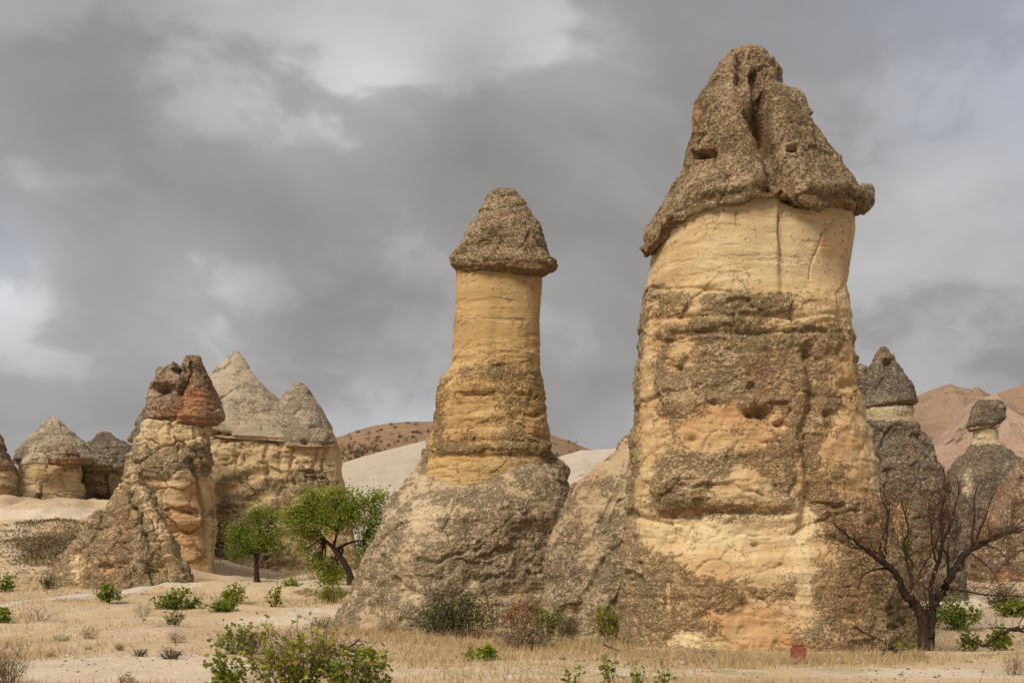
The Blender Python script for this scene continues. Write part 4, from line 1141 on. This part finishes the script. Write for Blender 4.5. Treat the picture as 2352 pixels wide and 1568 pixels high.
shrub('bright green vine bush alone in front of the middle chimney', 1110, 1516, 78, 36, LEAF_A, 47, 560, .13, 18, 'vine', 'vine_bush', group=VG, top=.7)
# along the foot of the rocks
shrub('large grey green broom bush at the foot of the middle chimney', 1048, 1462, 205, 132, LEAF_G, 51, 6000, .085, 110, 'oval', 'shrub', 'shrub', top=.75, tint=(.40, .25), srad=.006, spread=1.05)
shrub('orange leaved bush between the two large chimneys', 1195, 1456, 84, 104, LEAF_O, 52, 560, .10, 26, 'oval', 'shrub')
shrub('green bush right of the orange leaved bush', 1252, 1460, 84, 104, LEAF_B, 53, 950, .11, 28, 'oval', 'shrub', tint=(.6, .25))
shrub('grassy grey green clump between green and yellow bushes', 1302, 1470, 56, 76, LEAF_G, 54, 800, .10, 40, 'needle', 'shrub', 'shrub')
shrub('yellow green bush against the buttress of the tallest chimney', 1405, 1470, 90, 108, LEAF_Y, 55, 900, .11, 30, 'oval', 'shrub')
shrub('tan dead brush heap below the orange leaved bush', 1205, 1490, 150, 100, STRAW, 56, 1500, .12, 130, 'needle', 'dead_bush', 'dead bush', stem_mat=TWIG, srad=.009, bend=.4, top=.7)
shrub('rusty dry weeds at the foot of the broom bush', 1085, 1466, 180, 40, LEAF_D, 57, 900, .08, 90, 'needle', 'dry_weed', 'weed', stem_mat=TWIG, srad=.005, tint=(.7, .2))
shrub('dry tan weeds at the foot of the yellow green bush', 1415, 1484, 160, 46, STRAW, 58, 700, .10, 80, 'needle', 'dry_weed', 'weed', stem_mat=TWIG, srad=.005)
shrub('dark dry tuft at the left foot of the middle chimney', 745, 1440, 60, 34, LEAF_G, 59, 420, .10, 40, 'needle', 'dry_weed', 'weed', stem_mat=TWIG, srad=.006)
shrub('straw coloured tuft at the foot of the middle chimney', 890, 1452, 60, 50, STRAW, 60, 420, .14, 40, 'needle', 'dry_weed', 'weed', stem_mat=TWIG, srad=.005)
# lower edge sprouts
for k, (x, v, w, h, lb) in enumerate([(1318, 1588, 60, 60, 'leafy vine shoot at the lower edge, leftmost of four'), (1400, 1592, 70, 96, 'tall leafy vine shoot at the lower edge, second of four'),
                                      (1470, 1590, 60, 66, 'leafy vine shoot at the lower edge, third of four'), (1535, 1592, 50, 76, 'leafy vine shoot at the lower edge, rightmost of four')]):
    shrub(lb, x, v, w, h, LEAF_V, 70 + k, 60, .09, 7, 'vine', 'vine_shoot', 'vine', group='vine shoots at the lower edge', top=.2, srad=.007, bend=.3)
# right side
shrub('sprawling green vine right of the bare tree trunk', 2200, 1450, 140, 88, LEAF_V, 81, 620, .14, 26, 'vine', 'vine_bush', group=VG, tint=(.45, .25))
shrub('green vine bush under the fallen branch', 2292, 1494, 52, 66, LEAF_A, 82, 330, .12, 12, 'vine', 'vine_bush', group=VG)
shrub('small half bare vine left of the fallen branch', 2225, 1490, 60, 62, LEAF_V, 83, 150, .12, 14, 'vine', 'vine_bush', group=VG)
shrub('low green bush at the right edge behind the fallen branch', 2325, 1420, 80, 44, LEAF_B, 84, 480, .15, 18, 'vine', 'vine_bush', group=VG, tint=(.6, .2))
shrub('dark brush pile at the right edge behind the vines', 2310, 1402, 110, 62, LEAF_G, 85, 0, .1, 110, 'oval', 'brush_pile', 'brush pile', stem_mat=BARK2, srad=.016, bend=.5)
shrub('yellow green bush seen through the bare tree fork', 2120, 1420, 90, 60, LEAF_Y, 86, 500, .14, 18, 'oval', 'shrub', tint=(.2, .2))
shrub('fresh green sprouts at the bare tree foot', 2085, 1498, 64, 34, LEAF_A, 87, 90, .13, 10, 'vine', 'vine_shoot', 'vine')
shrub('tall dark green bush behind the bare tree', 2078, 1400, 50, 235, LEAF_B, 88, 2200, .14, 26, 'oval', 'shrub', dy=-5, top=.25)
shrub('tuft of reddish dry stalks in the lower left corner', 20, 1566, 110, 110, STRAW, 89, 240, .14, 60, 'needle', 'dry_weed', 'weed', stem_mat=TWIG, srad=.006, tint=(.3, .2))
for k, (x, v, w, h, lb) in enumerate([(140, 1476, 60, 22, 'small tuft left of the leafless bush mound'), (290, 1560, 46, 22, 'small green tuft at the lower edge left of the vines'), (275, 1496, 24, 22, 'tiny brown tuft beside the grey weed clump'),
                                      (118, 1508, 30, 10, 'flat green tuft on the pale sand at left'), (410, 1478, 60, 40, 'thin yellow stalks behind the grey weed clump'), (205, 1470, 50, 36, 'thin green stalks beside the leafless bush'),
                                      (2110, 1515, 60, 26, 'dry tuft right of the bare tree foot'), (1960, 1500, 90, 40, 'dry weeds left of the bare tree against the rock'), (1620, 1508, 120, 26, 'dry weeds at the foot of the tallest chimney'),
                                      (2330, 1548, 70, 60, 'tan grass tuft in the lower right corner'), (330, 1415, 60, 40, 'dry stalks between two vine bushes'), (90, 1420, 90, 40, 'rusty stalks along the pale track at left')]):
    shrub(lb, x, v, w, h, STRAW, 200 + k, 160, .09, 34, 'needle', 'dry_weed', 'weed', group='dry weed tufts', stem_mat=TWIG, srad=.005, tint=(.4, .3))


# ------------------------------------------------------------------ the bare tree
def bare_tree():
    rng = np.random.default_rng(91)
    D = on_ground(2118, 1496)
    q = lambda x, y, dz=0.0: fpt((3150 + x / 2.2208) / 1.6301, (1850 + y / 2.2208) / 1.6301, D) + np.array([0, dz, 0])
    base = q(700, 1305)
    root = thing('bare_tree', 'leafless dark tree with a forked trunk and spreading twigs', 'tree', tuple(base))
    R = D / FPX / 2.2208 / 3.744                      # metres per tracing unit of the close-up
    left = [(690, 1320), (685, 1200), (672, 1080), (640, 985), (600, 915), (570, 880), (510, 840)]
    right = [(715, 1320), (722, 1200), (735, 1100), (752, 1000), (790, 900), (830, 840), (880, 780)]
    def lim(pts, r0, r1, dz0=0.0, dz1=0.0, n=None):
        n = n or max(8, len(pts) * 3)
        P = spline([q(x, y, dz0 + (dz1 - dz0) * i / (len(pts) - 1)) for i, (x, y) in enumerate(pts)], n)
        P[1:-1] += rng.normal(size=(n - 2, 3)) * r0 * R * .10
        return P, np.linspace(r0, r1, n) * R
    v, f = tube_mesh([lim(left, 56, 34, 0, -.25), lim(right, 60, 36, 0, .2), lim([(700, 1330), (700, 1260), (705, 1100), (708, 1040)], 66, 40)], 10)
    mesh_obj('trunk', v, f, BARK, root)
    L = [([(510, 840), (470, 780), (430, 690), (390, 640), (340, 600), (270, 570), (200, 520), (120, 470), (30, 400), (-70, 330), (-150, 270)], 32, 5, -.25, -1.2),
         ([(395, 650), (330, 620), (200, 635), (120, 670), (60, 780)], 12, 3, -.4, -.9),
         ([(345, 605), (320, 530), (280, 480), (200, 450), (90, 430), (75, 370), (20, 300)], 13, 3, -.5, .5),
         ([(320, 530), (270, 460), (290, 380), (310, 280), (320, 150), (270, 60), (250, -60)], 12, 3, -.5, -.8),
         ([(350, 500), (345, 430), (370, 360), (385, 200), (410, 110), (370, 0), (390, -120)], 11, 3, -.3, .3),
         ([(510, 840), (570, 760), (590, 700), (565, 640), (550, 500), (540, 390), (580, 320), (560, 150), (530, 0), (545, -160)], 18, 3, -.2, .5),
         ([(880, 780), (920, 700), (960, 650), (1000, 580), (1060, 500), (1130, 450), (1220, 410), (1320, 350), (1420, 310), (1560, 300)], 36, 9, .2, .6),
         ([(760, 980), (760, 860), (735, 770), (760, 700), (770, 630), (800, 530), (820, 400), (810, 280), (805, 150), (830, 0), (820, -150)], 26, 3, .1, -.4),
         ([(825, 395), (880, 310), (930, 200), (960, 100), (1010, -40), (1000, -180)], 13, 3, -.2, .4),
         ([(925, 700), (930, 600), (935, 500), (900, 420), (915, 330), (900, 200), (930, 60), (900, -120)], 14, 3, .3, 1.0),
         ([(1140, 445), (1150, 400), (1220, 380), (1300, 370), (1420, 310), (1530, 260)], 15, 6, .5, .2),
         ([(1140, 400), (1140, 280), (1150, 170), (1130, 40), (1160, -100)], 12, 3, .5, .2),
         ([(1175, 385), (1240, 250), (1300, 160), (1350, 60), (1420, -60)], 11, 3, .5, 1.2),
         ([(780, 600), (750, 540), (720, 470), (700, 400), (680, 260), (650, 120), (690, -60)], 10, 3, -.2, -.9),
         ([(700, 1020), (690, 960), (670, 880), (640, 820), (600, 790)], 7, 2, -.2, -.5),
         ([(880, 770), (940, 790), (1020, 800), (1120, 825), (1250, 835), (1400, 842), (1560, 855)], 8, 5, 0, -.4),
         ([(590, 700), (640, 590), (700, 470), (760, 300), (860, 250)], 9, 2, -.3, -1.0),
         ([(1120, 480), (1200, 560), (1260, 640), (1290, 760)], 7, 2, .4, -.2),
         ([(1240, 410), (1330, 440), (1400, 540), (1450, 660)], 6, 2, .5, .0)]
    paths, twigs, ends = [], [], []
    for pts, r0, r1, a, b in L:
        P, r = lim(pts, r0, r1, a, b); paths.append((P, r))
        for i in range(2, len(P)):
            for _ in range((2 if rng.random() < .6 else 1) if r0 < 20 or i > len(P) // 3 else 0):
                d = P[i] - P[i - 1]; d /= np.linalg.norm(d)
                nd = d * .55 + rng.normal(size=3) * np.array([.75, .75, .55]) + np.array([0, 0, .55]); nd /= np.linalg.norm(nd)
                ln = rng.uniform(.35, 1.25) * (1.15 - .5 * i / len(P))
                twigs.append((P[i], nd, ln, max(.0045, min(.011, r[i] * .4)), 0))
    v, f = tube_mesh(paths, 8)
    mesh_obj('limbs', v, f, BARK, root)
    tp = []
    while twigs:
        s, d, ln, rad, lev = twigs.pop()
        n = 6; P = [s]; dd = d.copy()
        for _ in range(n - 1):
            dd = dd + rng.normal(size=3) * .20 + np.array([0, 0, .05]); dd /= np.linalg.norm(dd)
            P.append(P[-1] + dd * ln / (n - 1))
        P = np.array(P); tp.append((P, np.linspace(rad, rad * .45, n)))
        if lev < 2:
            for _ in range(2):
                k = rng.integers(2, n); nd = (P[k] - P[k - 1]); nd /= np.linalg.norm(nd)
                nd = nd + rng.normal(size=3) * .65; nd /= np.linalg.norm(nd)
                twigs.append((P[k], nd, ln * rng.uniform(.4, .7), rad * .6, lev + 1))
        else:
            ends.append(P[-1])
    v, f = tube_mesh(tp, 4)
    mesh_obj('twigs', v, f, TWIGR, root)
    ends = np.array(ends)
    cen = q(480, 650); d = np.linalg.norm((ends - cen) * np.array([1, .6, 1]), axis=1)
    pr = np.exp(-(d / 1.7) ** 2) * .55 + .03
    sel = ends[rng.random(len(ends)) < pr]
    sel = np.repeat(sel, 2, 0) + rng.normal(size=(len(sel) * 2, 3)) * .06
    add_leaves('dry_leaves', root, LEAF_D, rng, sel, .075 * rng.uniform(.6, 1.3, len(sel)))


bare_tree()


def branch_thing(label, lines, D, seed, mat=BARK, twigs=10, tl=.5, name='fallen_branch', zmin=None):
    """traced dead branch; lines of (points, radius in metres)"""
    rng = np.random.default_rng(seed)
    P0 = fpt(*lines[0][0][0][:2], D)
    root = thing(name, label, 'branch', tuple(P0))
    paths, tw = [], []
    for pts, r in lines:
        P = spline([fpt(p[0], p[1], D) + np.array([0, p[2] if len(p) > 2 else 0, 0]) for p in pts], len(pts) * 4)
        P[1:-1] += rng.normal(size=(len(P) - 2, 3)) * r * .4
        paths.append((P, np.linspace(r, r * .45, len(P))))
        for _ in range(twigs):
            k = rng.integers(1, len(P)); e = P[k] + rng.normal(size=3) * np.array([tl, tl * .6, tl * .5]) + np.array([0, 0, tl * .25])
            if zmin is not None: e[2] = max(e[2], zmin)
            tw.append((wiggle(rng, P[k], e, 6, .4), np.linspace(r * .35, r * .12, 6)))
    v, f = tube_mesh(paths, 7); mesh_obj('limb', v, f, mat, root)
    if tw:
        v, f = tube_mesh(tw, 4); mesh_obj('twigs', v, f, mat, root)
    return root


branch_thing('dead forked branch reaching in at the right edge', [([(2255, 1482), (2290, 1460), (2322, 1445), (2360, 1438), (2420, 1420)], .055), ([(2322, 1445), (2300, 1440), (2268, 1440)], .028), ([(2322, 1445), (2365, 1452), (2420, 1462)], .04), ([(2255, 1482), (2232, 1470), (2205, 1486)], .035)], 32.0, 301, twigs=8, tl=.6, zmin=.02)
branch_thing('grey dead twigs hanging over the brush pile at the right edge', [([(2440, 1230), (2350, 1260), (2300, 1300), (2270, 1350)], .035), ([(2440, 1230), (2360, 1310), (2320, 1350)], .03), ([(2440, 1230), (2360, 1190), (2310, 1230), (2290, 1300)], .03)], 40.0, 302, BARK2, twigs=22, tl=.8)
branch_thing('grey fallen branch lying below the orange leaved bush', [([(1152, 1448), (1180, 1462), (1215, 1474), (1262, 1486)], .05), ([(1215, 1474), (1240, 1450), (1258, 1430)], .03), ([(1215, 1474), (1240, 1478), (1275, 1480)], .035)], on_ground(1210, 1487), 303, TWIG, twigs=12, tl=.6)
branch_thing('thin fallen stick lying below the yellow green bush', [([(1385, 1478), (1425, 1494), (1470, 1506)], .03), ([(1425, 1494), (1450, 1488), (1490, 1500)], .02)], on_ground(1440, 1503), 304, BARK2, twigs=0, tl=.4, name='fallen_branch')
branch_thing('twisted black vine stump behind the foreground vines', [([(783, 1482), (800, 1490), (822, 1500), (842, 1520)], .06), ([(800, 1490), (812, 1478), (826, 1466)], .04), ([(842, 1520), (815, 1508), (786, 1500)], .045), ([(783, 1482), (782, 1498), (792, 1510)], .035)], on_ground(815, 1516), 305, BARK, twigs=6, tl=.3, name='vine_stump')
branch_thing('coiled dead branch on the grass left of the bare tree foot', [([(2025, 1508), (2034, 1490), (2052, 1486), (2066, 1500), (2062, 1512)], .035), ([(1985, 1440, 1.0), (2010, 1455, .8), (2035, 1470, .4), (2052, 1486)], .035), ([(2062, 1512), (2050, 1500), (2070, 1490)], .03)], on_ground(2045, 1512), 306, BARK, twigs=10, tl=.3)

# ------------------------------------------------------------------ red marker
def box_mesh(x0, x1, y0, y1, z0, z1, bev=.03):
    import bmesh
    bm = bmesh.new(); bmesh.ops.create_cube(bm, size=1)
    for v in bm.verts: v.co = ((x0 + x1) / 2 + v.co.x * (x1 - x0), (y0 + y1) / 2 + v.co.y * (y1 - y0), (z0 + z1) / 2 + v.co.z * (z1 - z0))
    bmesh.ops.bevel(bm, geom=bm.edges[:], offset=bev, segments=2, affect='EDGES')
    return bm


def marker():
    m, t = new_mat('red_stone')
    co = t.n('ShaderNodeTexCoord').outputs['Object']
    n = t.noise(co, 8.0, 5.0, .7)
    bs = t.n('ShaderNodeBsdfPrincipled', i_Base_Color=t.mix(t.smooth(n, .35, .65), (.22, .055, .03), (.34, .11, .06)), i_Roughness=.9,
             i_Normal=t.n('ShaderNodeBump', i_Strength=.6, i_Distance=.02, i_Height=n).outputs[0])
    t.n('ShaderNodeOutputMaterial', i_Surface=bs.outputs[0])
    g = gpt(1833, 1520)
    root = thing('marker_stone', 'small red block standing at the foot of the tallest chimney', 'marker', tuple(g))
    for nm, b in (('block', box_mesh(-.17, .17, -.14, .14, -.1, .44)), ('top_slab', box_mesh(-.15, .15, -.12, .12, .442, .49, .02))):
        me = bpy.data.meshes.new(nm); b.to_mesh(me); b.free(); me.materials.append(m)
        o = bpy.data.objects.new(nm, me); COL.objects.link(o); o.parent = root


marker()


# ------------------------------------------------------------------ gravel track
def track():
    pts = [(-60, 1402), (75, 1385), (197, 1370), (285, 1355), (400, 1346), (520, 1340), (640, 1337), (760, 1336)]
    c = spline([gpt(*p) for p in pts], 120)
    t = np.gradient(c, axis=0); s = np.stack([-t[:, 1], t[:, 0]], -1); s /= np.linalg.norm(s, axis=1, keepdims=True)
    V = []
    offs = [(-.75, -.10), (-.62, .05), (-.35, .08), (0, .09), (.35, .08), (.62, .05), (.75, -.10)]
    for o, h in offs:
        p = c.copy(); p[:, :2] += s * o; p[:, 2] = gz(p[:, 0], p[:, 1]) + h
        V.append(p)
    V = np.stack(V, 1); k = len(offs)
    i = np.arange((120 - 1) * (k - 1)); r = i // (k - 1); q = i % (k - 1); a = r * k + q
    m, tt = new_mat('gravel_pale')
    co = tt.n('ShaderNodeTexCoord').outputs['Object']; n = tt.noise(co, 5.0, 6.0, .7)
    bs = tt.n('ShaderNodeBsdfPrincipled', i_Base_Color=tt.mix(tt.smooth(n, .35, .65), (.46, .39, .32), (.60, .53, .45)), i_Roughness=.95)
    tt.n('ShaderNodeOutputMaterial', i_Surface=bs.outputs[0])
    tag(mesh_obj('path', V.reshape(-1, 3), np.stack([a, a + 1, a + k + 1, a + k], -1), m), kind='structure')


track()


# ------------------------------------------------------------------ dry grass, scrub on the hill, pebbles
def dry_grass():
    rng = np.random.default_rng(77)
    n = 165000
    y = 17 + (95 - 17) * rng.random(n) ** 1.35
    x = (rng.random(n) * 2 - 1) * (.47 * y + 2)
    p = np.stack([x, y, np.zeros(n)], -1)
    z = gz(x, y)
    U, V = proj(np.stack([x, y, z], -1))
    dens = .30 + .9 * fbm(p, .12, 4, 4.0) + .45 * fbm(p, .7, 3, 6.)
    for bx, by, rx, ry, a in [(330, 1540, 420, 40, -.75), (640, 1430, 150, 18, -.6), (1250, 1545, 520, 18, -.55), (2150, 1545, 350, 14, -.5), (2240, 1390, 90, 20, -.6), (40, 1240, 34, 44, -1), (130, 1185, 110, 26, -1),
                              (250, 1430, 330, 26, .45), (1050, 1500, 330, 26, .45), (1750, 1522, 420, 14, .5), (80, 1340, 140, 40, .3), (2000, 1525, 300, 14, .4), (600, 1400, 100, 20, .2)]:
        dens = dens + a * blob(U, V, bx, by, rx, ry)
    keep = rng.random(n) < np.clip(dens, .03, 1)
    x, y, z, dens = x[keep], y[keep], z[keep], dens[keep]; n = len(x)
    m = 15000                                                            # rank grass along the feet of the rocks
    fx = np.concatenate([rng.uniform(770, 1460, m // 2), rng.uniform(1440, 2110, m // 2)])
    fv = np.concatenate([rng.normal(1468, 10, m // 2), rng.normal(1514, 7, m // 2)]) + np.concatenate([np.interp(fx[:m // 2], [770, 900, 1250, 1460], [-14, -4, 8, 30]), np.zeros(m // 2)])
    yt = np.linspace(22, 60, 1500); rt = (HY - FPX * (gz0(0 * yt, yt) - CZ) / yt) * K
    y2 = np.interp(-fv, -rt, yt); x2 = (fx / K - 512) / FPX * y2
    x = np.concatenate([x, x2]); y = np.concatenate([y, y2]); z = np.concatenate([z, gz(x2, y2)]); dens = np.concatenate([dens, np.clip(.9 + 1.1 * fbm(np.stack([x2, y2, 0 * x2], -1), .6, 3, 3.), .1, 1.7)]); n = len(x)
    h = rng.uniform(.05, .20, n) * (.7 + .7 * np.clip(dens, 0, 2)) * (1 + (y - 17) * .010)
    tall = rng.random(n) < .02; h = np.where(tall, h * 2.4, h)
    w = rng.uniform(.004, .009, n) * (1 + (y - 17) * .045)
    a = rng.uniform(0, np.pi, n); lean = rng.normal(size=(n, 2)) * .45
    b = np.stack([x, y, z - .02], -1); s = np.stack([np.cos(a), np.sin(a), np.zeros(n)], -1) * w[:, None]
    tip = b + np.stack([lean[:, 0] * h, lean[:, 1] * h, h], -1)
    V3 = np.stack([b - s, b + s, tip], 1).reshape(-1, 3)
    tint = np.repeat(np.clip(rng.normal(.55, .25, n), 0, 1), 3)
    tag(mesh_obj('dry_grass', V3, np.arange(n * 3).reshape(-1, 3), STRAW, attrs={'tint': tint}, smooth=False), 'straw coloured dry grass covering the field', 'grass', kind='stuff')
    # pebbles and clods
    n = 5000
    y = 17 + 60 * rng.random(n) ** 1.6; x = (rng.random(n) * 2 - 1) * (.47 * y + 2); z = gz(x, y)
    oc = np.array([[1, 0, 0], [0, 1, 0], [-1, 0, 0], [0, -1, 0], [0, 0, 1], [0, 0, -1]], float)
    r = .012 + .05 * rng.random(n) ** 4
    Pv = np.stack([x, y, z], -1)[:, None] + oc[None] * r[:, None, None] * rng.uniform(.6, 1.4, (n, 6, 1)) * np.array([1, 1, .6])
    fc = np.array([[0, 1, 4], [1, 2, 4], [2, 3, 4], [3, 0, 4], [1, 0, 5], [2, 1, 5], [3, 2, 5], [0, 3, 5]])
    F = (np.arange(n)[:, None, None] * 6 + fc[None]).reshape(-1, 3)
    tag(mesh_obj('pebbles', Pv.reshape(-1, 3), F, TWIG, smooth=False), 'small pebbles and clods scattered over the field', 'pebbles', kind='stuff')


dry_grass()


def hill_scrub():
    rng = np.random.default_rng(78)
    P = HILL_P[18:]; U, V = proj(P)
    ok = np.argwhere((U > 740) & (U < 1420) & (V < 1075))
    pos = []
    wgt = np.array([.3 + .8 * blob(U[i, j], V[i, j], 820, 1045, 50, 14) for i, j in ok]); wgt /= wgt.sum()
    for k in rng.choice(len(ok), 420, p=wgt):
        i, j = ok[k]; r = rng.uniform(.3, .85)
        pos.append(P[i, j] + np.array([0, -.3, .35 * r]) + rng.normal(size=(22, 3)) * r * np.array([.6, .6, .4]))
    pos = np.concatenate(pos)
    v, f, t = leaf_mesh(rng, pos, rng.uniform(.3, .6, len(pos)))
    tag(mesh_obj('hill_scrub', v, f, LEAF_S, attrs={'tint': t * .5}, smooth=False), 'dark scrub dotted over the far pink hill', 'scrub', kind='stuff')
    # the tufted scrub patch on the left slope
    n = 1500; u = rng.normal(120, 60, n); vv = np.clip(rng.normal(1252, 30, n), 1205, 1330)
    pos = []
    for a, b in zip(u, vv):
        D = on_ground(a, b); x = (a / K - 512) / FPX * D
        g = np.array([x, D, float(gz(x, D))]); pos.append(g + rng.normal(size=(12, 3)) * np.array([.30, .30, .06]) + np.array([0, 0, .05]))
    pos = np.concatenate(pos)
    v, f, t = leaf_mesh(rng, pos, rng.uniform(.08, .16, len(pos)))
    tag(mesh_obj('slope_scrub', v, f, LEAF_S, attrs={'tint': t}, smooth=False), 'brown tufted scrub patch on the left slope', 'scrub', kind='stuff')


hill_scrub()


def rubble():
    """stones fallen at the feet of the rocks"""
    rng = np.random.default_rng(79)
    spots = [(800, 1452, 60, 10, 60), (1000, 1466, 150, 8, 80), (1350, 1486, 110, 8, 70), (1500, 1512, 60, 8, 60), (1700, 1516, 200, 6, 90), (1950, 1516, 110, 6, 60), (270, 1366, 130, 8, 70), (460, 1338, 50, 6, 30), (2200, 1400, 90, 14, 30), (650, 1440, 300, 40, 40)]
    V, F, b = [], [], 0
    ico = np.array([[0, 0, 1], [.9, 0, .45], [.28, .85, .45], [-.72, .53, .45], [-.72, -.53, .45], [.28, -.85, .45], [.72, .53, -.45], [-.28, .85, -.45], [-.9, 0, -.45], [-.28, -.85, -.45], [.72, -.53, -.45], [0, 0, -1]])
    fc = np.array([[0, 1, 2], [0, 2, 3], [0, 3, 4], [0, 4, 5], [0, 5, 1], [1, 6, 2], [2, 7, 3], [3, 8, 4], [4, 9, 5], [5, 10, 1], [6, 7, 2], [7, 8, 3], [8, 9, 4], [9, 10, 5], [10, 6, 1], [6, 11, 7], [7, 11, 8], [8, 11, 9], [9, 11, 10], [10, 11, 6]])
    for x, v, rx, rv, n in spots:
        for _ in range(n):
            g = gpt(rng.normal(x, rx), max(1335, rng.normal(v, rv)))
            r = (.03 + .13 * rng.random() ** 4) * np.array([1, 1, .65]) * rng.uniform(.7, 1.3, 3)
            V.append(g + ico * r * rng.uniform(.75, 1.2, (12, 1)) + np.array([0, 0, r[2] * .3])); F.append(fc + b); b += 12
    n = b
    tag(mesh_obj('rubble', np.concatenate(V), np.concatenate(F), M_MOUND, smooth=False, attrs={'crust': np.full(n, .3), 'stain': np.zeros(n), 'pale': np.zeros(n)}),
        'small fallen stones at the feet of the rocks', 'stones', kind='stuff')


rubble()
